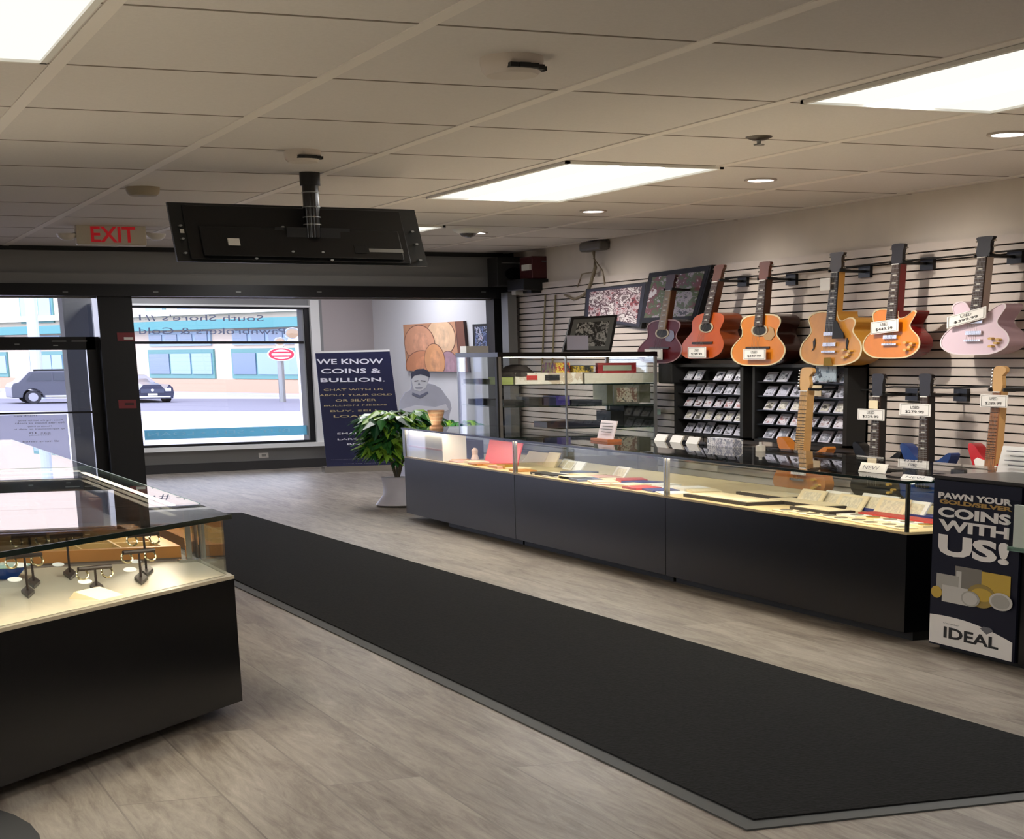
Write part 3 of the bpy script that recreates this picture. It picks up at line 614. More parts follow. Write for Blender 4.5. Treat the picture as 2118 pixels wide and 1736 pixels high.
def stext(s_, uL, uR, vTl, vBl, vTr, vBr, m, bold=0):
    a = SP(uL, vBl); c = SP(uR, vBr); tL = SP(uL, vTl)
    a2 = Vector((XS, a.y, a.z)); text(s_, a2, Vector((0, c.y - a.y, 0)), Vector((0, 0, tL.z - a.z)), m, sg, ext=.003, bold=bold, nrm=Vector((-1, 0, 0)))
stext('PAWN YOUR', 1942, 2095, 1017, 1030, 0, 1043, SGW, .05)
stext('GOLD/SILVER', 1944, 2095, 1032, 1041, 0, 1054, GOLD, .05)
stext('COINS', 1941, 2092, 1047, 1068, 0, 1083, SGW, .045)
stext('WITH', 1942, 2088, 1073, 1096, 0, 1112, SGW, .045)
stext('US!', 1941, 2088, 1103, 1147, 0, 1164, SGW, .045)
# coins and bars on the sign
def plate(u0, v0, u1, v1, m, round_=False, k=0):
    a, c = SP(u0, v1), SP(u1, v0); cy, cz, ry, rz_ = (a.y + c.y) / 2, (a.z + c.z) / 2, abs(a.y - c.y) / 2, abs(c.z - a.z) / 2
    x = XS - .001 - .0012 * k
    if round_: MB().disc((x, cy, cz), (0, ry, 0), (0, 0, rz_), (-.0012, 0, 0), 28).build('printed_coin', m, sg)
    else: MB().box((x, cy - ry, cz - rz_), (x - .0012, cy + ry, cz + rz_)).build('printed_bar', m, sg)
GR1 = mat('print silver', 'aaa79f', .5); GR2 = mat('print grey', '7c776f', .5); GR3 = mat('print pale silver', 'c9c6c0', .5); GD1 = mat('print gold', 'c9a83e', .5); GD2 = mat('print dull gold', '9b8440', .5)
plate(1975, 1180, 2032, 1222, GR2, k=0); plate(1978, 1183, 1990, 1215, GR3, k=1); plate(2030, 1193, 2092, 1230, GD1, k=1); plate(1938, 1193, 1984, 1217, GR1, k=2)
plate(2001, 1215, 2062, 1252, GD2, True, 3); plate(1950, 1219, 2004, 1243, GR3, k=4); plate(1928, 1214, 1951, 1234, GD1, True, 5)
plate(1990, 1227, 2030, 1251, GR1, True, 6); plate(1994, 1229, 2026, 1249, GR3, True, 7); plate(2048, 1232, 2098, 1259, GR3, True, 6); plate(2053, 1235, 2092, 1256, GR1, True, 7); plate(2010, 1222, 2056, 1240, GD1, True, 4)
a = SP(1925, 1268).z; pts = [(XS - .001, yl - .005, .04), (XS - .001, yr + .02, .035)]
for k in range(13):
    s_ = k / 12; yy = (yr + .02) + (yl - .005 - yr - .02) * s_; pts.append((XS - .001, yy, .185 - .035 * (1 - s_) ** 2 * 1.6 + .012 * math.sin(math.pi * s_)))
MB().prism(pts, (-.0015, 0, 0)).build('white_panel', SGW, sg)
aa = SP(1952, 1330); cc = SP(2066, 1345)
text('IDEAL', (XS, aa.y, .078), (0, cc.y - aa.y, 0), (0, 0, .058), INK, sg, ext=.004, bold=.03, nrm=Vector((-1, 0, 0)))
text('Consider', (XS, SP(1952, 1300).y, .15), (0, SP(1985, 1300).y - SP(1952, 1300).y, 0), (0, 0, .008), GREYT, sg, ext=.004, nrm=Vector((-1, 0, 0)))
gy = SP(2042, 1300).y; MB().prism([(XS - .003, gy + .06, .165), (XS - .003, gy + .03, .178), (XS - .003, gy - .03, .178), (XS - .003, gy - .06, .165), (XS - .003, gy, .142)], (-.001, 0, 0)).build('gem_emblem', GREYT, sg)
hp = thing('leaflet_holder', 'clear acrylic leaflet holder on the edge of the pawn sign', 'holder', (XS - .05, 7.75, .6))
MB().box((XS - .04, 7.52, .58), (XS - .002, 7.80, .6)).build('tray', EDGEL, hp); MB().box((XS - .045, 7.52, .58), (XS - .04, 7.80, .82)).build('front_panel', GLASS, hp)
MB().box((XS - .03, 7.55, .60), (XS - .01, 7.77, .8)).build('leaflets', CARD, hp)

# ------------------------------------------------------------------ left showcase (corner case and the one behind it)
P1 = Vector((1.675, 8.285, 0)); dv = Vector((-1.095, -1.31, 0)).normalized(); P0 = P1 + dv * 3.2
def poly(z, ins=0):
    n_ = Vector((-dv.y, dv.x, 0)); n_ = n_ if n_.dot(Vector((-1, 1, 0))) > 0 else -n_
    a = P0 + n_ * ins; c = P1 + n_ * ins - Vector((ins, 0, 0)) * .6
    return [Vector((a.x, a.y, z)), Vector((c.x, c.y, z)), Vector((1.675 - ins, 9.0 - ins, z)), Vector((P0.x + ins * 0, 9.0 - ins, z))]
t = thing('display_case', 'angled black corner showcase with earring stands at the left edge', 'display case', (.8, 8.2, 0))
MB().prism(poly(.05), (0, 0, .535)).build('cabinet_body', COUNTER, t)
n_ = Vector((-.767, .641, 0))
MB().prism([p + n_ * 0 for p in poly(0, .16)], (0, 0, .05)).build('toe_kick', BLACKM, t)
MB().prism(poly(.585), (0, 0, .014)).build('deck', DECK2, t)
nn = Vector((dv.y, -dv.x, 0)); nn = nn if nn.dot(Vector((-1, 1, 0))) > 0 else -nn
ZL = .599
MB().hexa([P0 + nn * .02 + Vector((0, 0, ZL)), P1 + nn * .02 + Vector((-.02, 0, ZL)), P1 + nn * .028 + Vector((-.02, 0, ZL)), P0 + nn * .028 + Vector((0, 0, ZL))], (0, 0, .845 - ZL)).build('glass_front', GLASS, t)
MB().box((1.645, 8.33, ZL), (1.653, 8.98, .845)).build('glass_side', GLASS, t)
MB().prism(poly(.846), (0, 0, .012)).build('glass_top', GLASS, t)
q0, q1 = P0 + Vector((0, 0, .84)), P1 + Vector((0, 0, .84)); MB().hexa([q0, q1, q1 - nn * .01, q0 - nn * .01], (0, 0, .02)).build('glass_edge', EDGE, t)
MB().hexa([P0 + Vector((0, 0, .585)) - nn * .002, P1 + Vector((0, 0, .585)) - nn * .002, P1 + Vector((0, 0, .585)), P0 + Vector((0, 0, .585))], (0, 0, .014)).build('light_bead', mat('cream bead', 'd9ccb0', .4), t)
q0, q1 = P0 + nn * .04 + Vector((0, 0, .832)), P1 + nn * .04 + dv * .1 + Vector((0, 0, .832)); MB().hexa([q0, q1, q1 + nn * .04, q0 + nn * .04], (0, 0, .004)).build('light_strip', E_STRIP, t)
b = MB().box((1.60, 8.96, ZL), (1.625, 8.985, .845)); b.build('corner_post', CHROME, t)
b = MB().box((1.56, 8.93, ZL), (1.66, 8.99, ZL + .012)); b.build('post_foot', CHROME, t)
t = thing('display_case', 'second glass-topped showcase on the left holding wooden trays', 'display case', (.5, 10.8, 0))
MB().box((-1.2, 9.01, .05), (1.675, 12.5, .585)).build('cabinet_body', COUNTER, t)
MB().box((-1.1, 9.1, 0), (1.6, 12.4, .05)).build('toe_kick', BLACKM, t)
MB().box((-1.2, 9.01, .585), (1.675, 12.5, .599)).build('deck', mat('dim deck', '6c665f', .3), t)
MB().box((1.645, 9.03, ZL), (1.653, 12.46, .845)).build('glass_side', GLASS, t); MB().box((-1.2, 12.46, ZL), (1.65, 12.468, .845)).build('glass_back', GLASS, t)
MB().box((-1.2, 9.01, .846), (1.685, 12.5, .858)).build('glass_top', GLASS, t)
b = MB().box((1.685, 9.01, .845), (1.69, 12.5, .859)); b.box((-1.2, 12.5, .845), (1.69, 12.51, .859)); b.build('glass_edge', EDGEL, t)
for yy in (9.04, 10.35, 12.44): MB().box((1.62, yy, ZL), (1.64, yy + .02, .845)).build('corner_post', CHROME, t)
MB().box((-1, 12.36, .838), (1.6, 12.4, .842)).build('light_strip', E_STRIP, t); MB().box((1.58, 9.2, .838), (1.61, 12.2, .842)).build('light_strip', E_STRIP, t)
t = thing('display_case', 'third glass-topped showcase on the left, farthest towards the door', 'display case', (.5, 14.8, 0))
MB().box((-1.2, 12.53, .05), (1.675, 17.2, .585)).build('cabinet_body', COUNTER, t)
MB().box((-1.1, 12.6, 0), (1.6, 17.1, .05)).build('toe_kick', BLACKM, t)
MB().box((-1.2, 12.53, .585), (1.675, 17.2, .599)).build('deck', mat('pale deck', 'a79f93', .3), t)
MB().box((1.645, 12.55, ZL), (1.653, 17.16, .845)).build('glass_side', GLASS, t); MB().box((-1.2, 17.16, ZL), (1.65, 17.168, .845)).build('glass_back', GLASS, t)
MB().box((-1.2, 12.53, .846), (1.685, 17.2, .858)).build('glass_top', GLASS, t)
MB().box((1.685, 12.53, .845), (1.69, 17.2, .859)).build('glass_edge', EDGEL, t)
for k in range(6):
    flat(13.0 + .6 * k, .9 - .1 * (k % 2), .35, .5, .03, [WOOD, CREAM, TRAY][k % 3], 'jewellery_tray', 'small jewellery tray in the third showcase on the left', 'tray', 'trays in the third showcase', z=ZL)
# wooden trays
t = thing('wooden_tray', 'orange wooden jewellery tray with thin dividers behind the earring stands', 'tray', (1.1, 9.6, ZL))
b = MB(); z0, z1 = ZL + .008, ZL + .06
b.box((.2, 9.1, z0), (1.6, 9.16, z1)); b.box((.2, 10.4, z0), (1.6, 10.46, z1)); b.box((.2, 9.16, z0), (.26, 10.4, z1)); b.box((1.52, 9.16, z0), (1.6, 10.4, z1)); b.build('frame', WOOD, t)
MB().box((.2, 9.1, ZL), (1.6, 10.46, ZL + .008)).build('tray_floor', mat('tray floor', '6b5a4c', .5), t)
b = MB()
for k in range(1, 7): b.box((.26 + k * .18, 9.16, z0), (.27 + k * .18, 10.4, z1 - .005))
for k in range(1, 4): b.box((.26, 9.16 + k * .31, z0), (1.52, 9.175 + k * .31, z1 - .005))
b.build('divider', mat('brass divider', 'c9a468', .4), t)
t = thing('wooden_box', 'orange wooden box standing behind the divided tray', 'box', (.9, 11.1, ZL))
b = MB().box((.3, 10.8, ZL), (1.2, 11.3, ZL + .15)); b.build('box_body', WOOD, t, bevel=.01); MB().box((.32, 10.82, ZL + .15), (1.18, 11.28, ZL + .156)).build('lid', CREAM, t)
t = thing('wooden_box', 'brown wooden box near the right glass behind the trays', 'box', (1.4, 11.8, ZL)); MB().box((1.25, 11.4, ZL), (1.58, 12.2, ZL + .14)).build('box_body', BROWN, t, bevel=.01); MB().box((1.26, 11.42, ZL + .14), (1.57, 12.18, ZL + .146)).build('lid', mat('red-brown lid', '6d3a26', .5), t)
# earring stands: diamond foot, pole, crossbar, hoops
HOOP = mat('silver gold hoops', 'd9c79c', .2, .9); STND = mat('stand brown', '2a1e1c', .4)
stands = [(58, 1228, .15, 1, 'front left, overlapping another'), (70, 1208, .2, 1, 'far left at the back'), (145, 1190, .17, 0, 'standing alone in the second row'), (200, 1218, .085, 1, 'short, behind the folded card'), (292, 1200, .12, 1, 'front one of the right-hand pair'), (303, 1182, .16, 0, 'back one of the right-hand pair')]
for u, v, h, tg, lb in stands:
    p = PZ(u, v, ZL); t = thing('earring_stand', f'dark diamond-footed earring stand with hoops, {lb}', 'earring stand', p, 'earring stands')
    MB().prism([PZ(u - 14, v - 1, ZL + .001), PZ(u + 1, v + 11, ZL + .001), PZ(u + 14, v - 1, ZL + .001), PZ(u - 1, v - 12, ZL + .001)], (0, 0, .012)).build('foot', STND, t)
    MB().tube([p + Vector((0, 0, .01)), p + Vector((0, 0, h))], .005, 8).build('pole', STND, t)
    MB().tube([p + Vector((-.07, -.03, h)), p + Vector((.07, .03, h))], .009, 8).build('crossbar', STND, t)
    for s_ in (-.055, .05):
        c = p + Vector((s_, s_ * .45, h - .022)); k_ = [c + Vector((math.cos(w) * .022, math.sin(w) * .03 * .5, math.sin(w) * .02)) for w in [i * math.pi / 8 for i in range(17)]]
        MB().tube(k_, .0045, 6).build('hoop_earring', HOOP, t, True)
    if tg: MB().disc(p + Vector((-.05, -.05, h * .42)), (.028, 0, 0), (0, .012, .008), (0, 0, .002), 14).build('paper_tag', CARD, t)
    else: MB().disc(p + Vector((-.05, -.04, h * .3)), (.025, 0, 0), (0, .02, .006), (0, 0, .002), 14).build('paper_tag', CARD, t)
p = PZ(232, 1236, ZL); d2 = dv * -1
q = [p - d2 * .09 - nn * .0, p + d2 * .09, p + d2 * .09 + nn * .11, p - d2 * .09 + nn * .11]
t = thing('folded_card', 'folded cream card lying on the left showcase deck', 'card', p)
MB().add([q[0] , q[1], q[2] + Vector((0, 0, .03)), q[3] + Vector((0, 0, .03)), q[3] + nn * .03 , q[2] + nn * .03], [(0, 1, 2, 3), (3, 2, 5, 4), (0, 3, 4), (1, 5, 2)]).build('folded_sheet', CREAM, t)
p = PZ(6, 1196, ZL); t = thing('ring_display', 'blue round display pad with clear rim at the left edge', 'display pad', p)
MB().lathe(p, [(.06, 0), (.1, .045), (.105, .05)], 24).build('pad', mat('royal blue', '1f4fa8', .5), t, True); MB().lathe(p + Vector((0, 0, .05)), [(.118, 0), (.122, .004), (.11, .006)], 24).build('rim', EDGEL, t, True)

# ------------------------------------------------------------------ banner, plant, cutout
ybn = 26.0
bl_, bR = PY(674, 972, ybn), PY(840, 978, ybn); tL, tR = PY(652, 729, ybn), PY(806, 725, ybn)
yb2 = 26.0
t = thing('roll_up_banner', 'navy roll-up banner reading We Know Coins & Bullion', 'banner', ((bl_.x + bR.x) / 2, ybn, 0))
zt0, zb0 = 1.6, .05
BL, BR, TR_, TL_ = PY(676, 965, ybn), PY(838, 965, ybn), PY(806, 727, ybn), PY(652, 731, ybn)
MB().hexa([BL, BR, TR_, TL_], (0, .01, 0)).build('printed_panel', mat('banner navy', '262a4c', .35), t)
MB().hexa([TL_, TR_, TR_ + Vector((0, 0, .025)), TL_ + Vector((0, 0, .025))], (0, .03, 0)).build('top_rail', WHITE, t)
MB().box((BL.x - .05, ybn - .08, 0), (BR.x + .02, ybn + .1, max(.04, BL.z))).build('base_cassette', CHROME, t)
def btext(s_, u0, v0, u1, v1, m, bold=0):
    a, c = PY(u0, v1, ybn), PY(u1, v0, ybn); text(s_, (a.x, ybn - .001, a.z), (c.x - a.x, 0, 0), (0, 0, c.z - a.z), m, t, ext=.004, bold=bold, nrm=Vector((0, -1, 0)))
BT = mat('banner white', 'f4f4ff', .5); BG = mat('banner gold', 'cbb98c', .5)
btext('WE KNOW', 655, 742, 792, 754, BT, .02); btext('COINS &', 664, 762, 787, 773, BT, .02); btext('BULLION.', 663, 781, 796, 791, BT, .02)
btext('CHAT WITH US', 669, 803, 792, 809, BG, .01); btext('ABOUT YOUR GOLD', 660, 814, 811, 820, BG, .01); btext('OR SILVER', 694, 825, 778, 831, BG, .01)
btext('BULLION NEEDS', 670, 836, 800, 841, BG, .01); btext('BUY, SELL,', 683, 847, 790, 853, BG, .01); btext('LOAN', 690, 858, 760, 864, BG, .01)
btext('SMALL BARS', 697, 893, 800, 899, BT, .015); btext('LARGE BARS', 698, 905, 800, 911, BT, .015); btext('BOTH', 718, 916, 770, 921, BT, .015)
btext('WWW.SERVINGTHESOUTHSHORE', 684, 948, 800, 951, BT); btext('bring any questions', 710, 957, 795, 960, BT)

def leafset(b, c, n, R, up=.5, size=.2, squash=(1, 1, 1), rnd=random):
    for _ in range(n):
        th = rnd.uniform(0, 2 * math.pi); el = rnd.uniform(-.5, 1.1); rr = R * rnd.uniform(.35, 1)
        base = Vector(c) + Vector((math.cos(th) * math.cos(el) * rr * squash[0], math.sin(th) * math.cos(el) * rr * squash[1], math.sin(el) * rr * squash[2]))
        out = (base - Vector(c)).normalized()
        for k in range(5):
            a = th + (k - 2) * .62 + rnd.uniform(-.15, .15); d = (Vector((math.cos(a), math.sin(a), rnd.uniform(-.55, .1)))).normalized(); L_ = size * rnd.uniform(.7, 1.1)
            s_ = d.cross(Vector((0, 0, 1))).normalized() * L_ * .2; n2 = s_.cross(d).normalized() * L_ * .06
            tip = base + d * L_ - Vector((0, 0, L_ * .25)); m1 = base + d * L_ * .45
            b.m = rnd.choice((0, 1, 1, 2, 2))
            b.add([base, m1 + s_ - n2, tip, m1 - s_ - n2, m1 + n2 * .6], [(0, 1, 4), (1, 2, 4), (2, 3, 4), (3, 0, 4)])
LEAF = [mat('leaf dark', '1d4a2c', .3), mat('leaf mid', '3c7a3c', .3), mat('leaf light', '86b53e', .35)]
yp = 19.6
def plant():
    ct = PY(815, 905, yp); pot = Vector((PY(812, 980, yp).x + .05, yp, 0))
    t = thing('potted_plant', 'leafy green money plant in a white pot at the end of the counter', 'plant', pot)
    MB().lathe(pot, [(.2, 0), (.24, .02), (.16, .12), (.15, .2), (.17, .3), (.16, .3)], 28).build('pot', mat('white pot', 'd5d3e0', .4), t, True)
    b = MB()
    for k in range(5):
        a = k * 1.26; b.tube([pot + Vector((0, 0, .25)), pot + Vector((math.cos(a) * .08, math.sin(a) * .08, .5)), pot + Vector((math.cos(a) * .2 - .05, math.sin(a) * .2, .85))], .012, 6)
    b.build('stem', mat('stem brown', '5a5140', .6), t)
    b = MB(); r = random.Random(4)
    leafset(b, PY(830, 868, yp), 80, .44, size=.27, squash=(.85, .7, .28), rnd=r); leafset(b, PY(806, 918, yp), 56, .34, size=.24, squash=(.8, .6, .4), rnd=r)
    leafset(b, PY(812, 945, yp), 12, .15, size=.14, rnd=r)
    b.build('foliage', LEAF, t)
plant()
p = PY(945, 885, 22.0); t = thing('potted_plant', 'small green plant seen through the tall glass case', 'plant', (p.x, 22.0, .55))
MB().lathe((p.x, 22.0, 0), [(.14, 0), (.2, .5), (.21, .55)], 20).build('pot', mat('grey planter', '77787a', .6), t, True)
b = MB(); leafset(b, (p.x, 22.0, .72), 22, .28, size=.2, squash=(1, 1, .3), rnd=random.Random(9)); b.build('foliage', LEAF, t)

# cardboard cutout of a man with folded arms
yc_ = 22.6
def CO(u, v, dy=0):
    p = PY(u, v, yc_); return Vector((p.x, yc_ - dy, p.z))
out = [(822, 962), (824, 900), (826, 852), (828, 828), (838, 812), (848, 808), (852, 800), (850, 785), (852, 772), (862, 765), (874, 763), (886, 768), (889, 780), (886, 790), (884, 793), (898, 796), (912, 804), (922, 818), (931, 830), (934, 845), (930, 856), (928, 870), (926, 900), (926, 962)]
t = thing('cardboard_cutout', 'black-and-white cardboard cutout of a man with folded arms', 'cutout', CO(875, 960))
pts = [CO(u, v) for u, v in out]; zmin = 0.0
pts[0].z = pts[-1].z = zmin
SH = mat('cutout shirt', 'b3b7d0', .6, noise=.06, nscale=5)
MB().prism(pts, (0, .015, 0)).build('board', SH, t)
def co(pl_, m, nm, dy=.002): MB().prism([CO(u, v, dy) for u, v in pl_], (0, -.0015, 0)).build(nm, m, t)
co([(851, 786), (856, 778), (870, 775), (885, 779), (885, 792), (880, 803), (868, 810), (856, 806)], mat('cutout skin', 'd8dcef', .6), 'face')
co([(851, 784), (850, 772), (862, 764), (876, 763), (888, 769), (889, 781), (884, 779), (870, 774), (857, 777)], mat('cutout hair', '484c66', .6), 'hair', .004)
co([(857, 788), (865, 787), (865, 789), (857, 790)], mat('cutout dark', '33364e', .6), 'eyes', .005); co([(870, 787), (880, 788), (880, 790), (870, 789)], mat('cutout dark2', '33364e', .6), 'eyes', .005)
co([(858, 802), (874, 802), (872, 804), (860, 804)], mat('cutout mouth', '4d5170', .6), 'mouth', .005); co([(866, 790), (869, 796), (864, 797)], mat('cutout nose', '8a90ac', .6), 'nose', .005)
co([(832, 846), (860, 838), (900, 842), (922, 836), (928, 848), (905, 856), (870, 858), (840, 860)], mat('cutout arm', 'd6d9ee', .6), 'folded_arms', .004)
co([(853, 812), (868, 818), (884, 810), (886, 814), (868, 824), (852, 817)], mat('cutout collar', '6f7492', .6), 'collar', .004)

# coin poster and small picture on the side wall
XW = XR - .03
def wallpic(c4, X, nm, lb, cat, frame_m, pic_m, th=.04, fw=.05, mat_m=None, extra=None):
    """c4: pixel corners TL, TR, BR, BL on plane X"""
    SW = X < 8.7999 and X > 8.795 and False
    P = [PX(u, v, X - th) for u, v in c4]
    t = thing(nm, lb, cat, (X, (P[0].y + P[2].y) / 2, min(p.z for p in P)))
    c = sum(P, Vector()) / 4
    if frame_m: MB().hexa(P, (th, 0, 0)).build('frame', frame_m, t)
    def inset(k, dx): 
        return [Vector((X - th - dx, c.y + (p.y - c.y) * (1 - k), c.z + (p.z - c.z) * (1 - k * 1.2))) for p in P]
    if mat_m: MB().hexa(inset(fw, .003), (.003, 0, 0)).build('mat_board', mat_m, t)
    MB().hexa(inset(fw * (3.2 if mat_m else 1), .006), (.004, 0, 0)).build('picture', pic_m, t)
    if extra: extra(t, P, inset)
    return t

# poster and picture on the slanted side wall of the bay
wp, wq = Vector((7.9, 27.85, 0)), Vector((8.64, 24.8, 0)); wdv = (wq - wp).normalized(); wn = Vector((wdv.y, -wdv.x, 0)); wn = wn if wn.x < 0 else -wn
def WP(u, v, off): q = wp + wn * off; return PL(u, v, (q.x, q.y), (wdv.x, wdv.y))
COPR = mat('copper print', 'c58f6c', .5, noise=.12, nscale=3)
t = thing('coin_poster', 'large copper-toned poster of coins on the white side wall', 'poster', WP(900, 768, .05))
P = [WP(u, v, .05) for u, v in ((834, 672), (958, 664), (968, 770), (841, 767))]
MB().hexa(P, -wn * .048).build('canvas', [mat('poster side', '3a2420', .5)], t)
def at(s_, v_, o_=0): return (P[0] * (1 - s_) + P[1] * s_) * (1 - v_) + (P[3] * (1 - s_) + P[2] * s_) * v_ + wn * o_
def ppoly(pl_, m, nm, o_): MB().prism([at(a, b_, o_) for a, b_ in pl_], -wn * .0015).build(nm, m, t)
ppoly([(0, 0), (.87, 0), (.87, 1), (0, 1)], COPR, 'printed_ground', .002)
ppoly([(.88, 0), (1, 0), (1, 1), (.88, 1)], mat('poster edge print', '7c4a34', .5), 'printed_edge', .002)
def circ(cx, cy, rx, ry, x0=0, x1=.87):
    return [(min(x1, max(x0, cx + rx * math.cos(a))), min(1, max(0, cy + ry * math.sin(a)))) for a in [2 * math.pi * k / 32 for k in range(32)]]
for k, (cx, cy, rx, ry, m_) in enumerate(((.62, .3, .24, .38, 'e0b890'), (.26, .42, .26, .4, 'd59a78'), (.3, .9, .3, .34, 'cf8a62'), (.72, .88, .16, .3, 'a9828c'), (.5, .78, .17, .36, 'd99a68'))):
    ppoly(circ(cx, cy, rx, ry), mat('coin line', '6e4636', .5), 'coin_rim', .0035 + .003 * k); ppoly(circ(cx, cy, rx * .96, ry * .96), mat('coin tone', m_, .5, noise=.08, nscale=6), 'printed_coin', .005 + .003 * k)
    ppoly(circ(cx + rx * .1, cy, rx * .5, ry * .62), mat('coin relief', m_, .4, noise=.25, nscale=9), 'coin_relief', .0062 + .003 * k)
PLAY = patt('blue sports photo', ['2c3a66', '6e7da8', '1a2038', 'b9bdd0', '7a3440'], 9, 'noise')
t = thing('framed_picture', 'small black-framed blue photo right of the coin poster', 'picture', WP(998, 725, .04))
P = [WP(u, v, .05) for u, v in ((977, 671), (1019, 669), (1020, 724), (979, 727))]
MB().hexa(P, -wn * .048).build('frame', BLACKM, t); ppoly([(.12, .1), (.9, .1), (.9, .9), (.12, .9)], PLAY, 'picture', .004)

# ------------------------------------------------------------------ tall glass showcase
Yt0, Yt1, Xt0, Xt1, Zt_ = 18.8, 20.15, 6.62, 8.38, 1.545
t = thing('tall_display_case', 'tall glass showcase with black top between counter and slatwall', 'display case', (7.6, 19.5, 0))
MB().box((Xt0, Yt0, 0), (Xt1, Yt1, .5)).build('cabinet_body', COUNTER, t)
MB().box((Xt0 - .01, Yt0 - .01, 1.5), (Xt1, Yt1, Zt_)).build('top', BLACK, t)
for x in (Xt0, Xt1 - .012): MB().box((x, Yt0 + .01, .5), (x + .008, Yt1 - .01, 1.5)).build('glass_side', GLASS, t)
MB().box((Xt0 + .02, Yt0 + .004, .5), (Xt1 - .02, Yt0 + .012, 1.5)).build('glass_front', GLASS, t)
b = MB()
for x, y in ((Xt0, Yt0), (Xt1 - .03, Yt0), (Xt0, Yt1 - .03), (Xt1 - .03, Yt1 - .03), (7.35, Yt0)): MB().box((x, y, .5), (x + (.03 if x != 7.35 else .015), y + .03, 1.5)).build('post', STEEL, t)
MB().box((Xt0 - .02, Yt0 - .0, .5), (Xt0 - .001, Yt0 + .06, 1.5)).build('black_post', BLACKM, t)
shz = [1.23, 1.015, .79]
for z in shz:
    s_ = MB().box((Xt0 + .03, Yt0 + .03, z - .01), (Xt1 - .03, Yt1 - .05, z)).build('glass_shelf', GLASS, t)
    MB().box((Xt0 + .03, Yt0 + .025, z - .012), (Xt1 - .03, Yt0 + .03, z)).build('shelf_edge', EDGE, s_)
MB().box((Xt0 + .1, Yt0 + .06, 1.495), (Xt1 - .1, Yt0 + .14, 1.4985)).build('light_strip', emis('cool strip', (1, .93, .82), 9), t)
def tb(u0, u1, z, h, nm, lb, cat, m, y=Yt0 + .35, d=.4, grp=None):
    x0, x1 = PY(u0, 800, y).x, PY(u1, 800, y).x; o = MB().box((x0, y, z), (x1, y + d, z + h)).build(nm, m); tag(o, lb, cat, grp); return o
CB = patt('toy box print', ['d8cdbb', 'e7dfd2', 'cbb8a2'], 3, 'noise')
tb(1066, 1205, shz[0], .11, 'long_box', 'long white box with red print on the top shelf', 'box', CB); tb(1210, 1365, shz[0], .1, 'long_box', 'long plain cream box on the top shelf right', 'box', mat('plain carton', 'd0c8b8', .6))
tb(1090, 1112, shz[0] + .04, .045, 'red_label', 'red label on the long white box', 'label', REDC, y=Yt0 + .345, d=.004)
tb(1128, 1158, shz[0] + .035, .055, 'black_label', 'black label on the long white box', 'label', INK, y=Yt0 + .345, d=.004)
tb(1036, 1062, shz[0], .07, 'lime_box', 'small lime-green box at the left of the top shelf', 'box', mat('lime', '9ba55a', .6))
x0 = PY(1272, 760, Yt0 + .4)
t = thing('red_picture_frame', 'red-framed plaque lying on the long cream box', 'plaque', (x0.x, Yt0 + .4, shz[0] + .1))
a, c = PY(1236, 760, Yt0 + .36).x, PY(1316, 760, Yt0 + .36).x; MB().box((a, Yt0 + .36, shz[0] + .1), (c, Yt0 + .42, shz[0] + .205)).build('frame', mat('plaque red', '9a1f24', .5), t)
MB().box((a + .06, Yt0 + .355, shz[0] + .125), (c - .06, Yt0 + .36, shz[0] + .18)).build('picture', mat('plaque grey', '9aa08c', .5), t)
tb(1150, 1180, shz[0] + .11, .1, 'toy_car_pack', 'orange and yellow toy pack on the long white box', 'toy', patt('toy pack', ['d9822c', 'e2c646', 'b3382a', '2e2c2a'], 14, 'noise'))
tb(1186, 1228, shz[0] + .11, .065, 'toy_car_pack', 'yellow and black toy pack left of the red plaque', 'toy', patt('toy pack2', ['2b2a22', 'c9a83c', '6b5a2a', '1e1d1a'], 14, 'noise'))
p = PY(1068, 775, Yt0 + .5); hb = MB().lathe((p.x, Yt0 + .5, shz[0] + .075), [(.2, 0), (.2, .03), (.12, .1), (.05, .12)], 20, 1, .8); o = hb.build('black_hat', mat('hat brown black', '2c2522', .8), smooth=True); tag(o, 'dark brown cap on boxes at the left of the top shelf', 'hat')
tb(1150, 1178, shz[1], .09, 'purple_box', 'purple box on the middle shelf', 'box', mat('purple', '3b2f78', .5)); tb(1094, 1120, shz[1], .08, 'dark_box', 'black box left of the purple one on the middle shelf', 'box', BLACKM)
tb(1124, 1150, shz[1], .075, 'dark_box', 'dark blue box touching the purple one', 'box', mat('navy box', '1e2140', .5)); tb(1182, 1245, shz[1], .045, 'dark_case', 'low dark case right of the purple box', 'case', mat('slate case', '20232e', .5)); tb(1040, 1085, shz[1], .055, 'dark_case', 'long black case at the left of the middle shelf', 'case', BLACKM)
x0, x1 = PY(1270, 800, Yt0 + .3).x, PY(1322, 800, Yt0 + .3).x
t = thing('framed_sampler', 'square grey-framed needlework picture on the middle shelf', 'picture', ((x0 + x1) / 2, Yt0 + .3, shz[1]))
MB().box((x0, Yt0 + .3, shz[1]), (x1, Yt0 + .34, shz[1] + .19)).build('frame', mat('pewter frame', '5f5c50', .5), t); MB().box((x0 + .03, Yt0 + .294, shz[1] + .02), (x1 - .03, Yt0 + .3, shz[1] + .165)).build('picture', patt('sampler', ['9c9285', '6e4f44', 'a89c8c', '4d4a45'], 10, 'noise'), t)
tb(1255, 1345, shz[1], .2, 'cream_carton', 'cream carton behind the needlework picture', 'box', mat('cream carton', 'd9d6b8', .6), y=Yt0 + .7)
tb(1290, 1352, shz[2], .2, 'black_box', 'large black box on the lower shelf right', 'box', BLACKM); tb(1262, 1289, shz[2], .15, 'black_box', 'smaller black box leaning on the large one', 'box', mat('black box', '1b1b1d', .5))
tb(1130, 1255, shz[2], .05, 'dark_case', 'long navy instrument case on the lower shelf', 'case', mat('navy case', '1c1d30', .5))
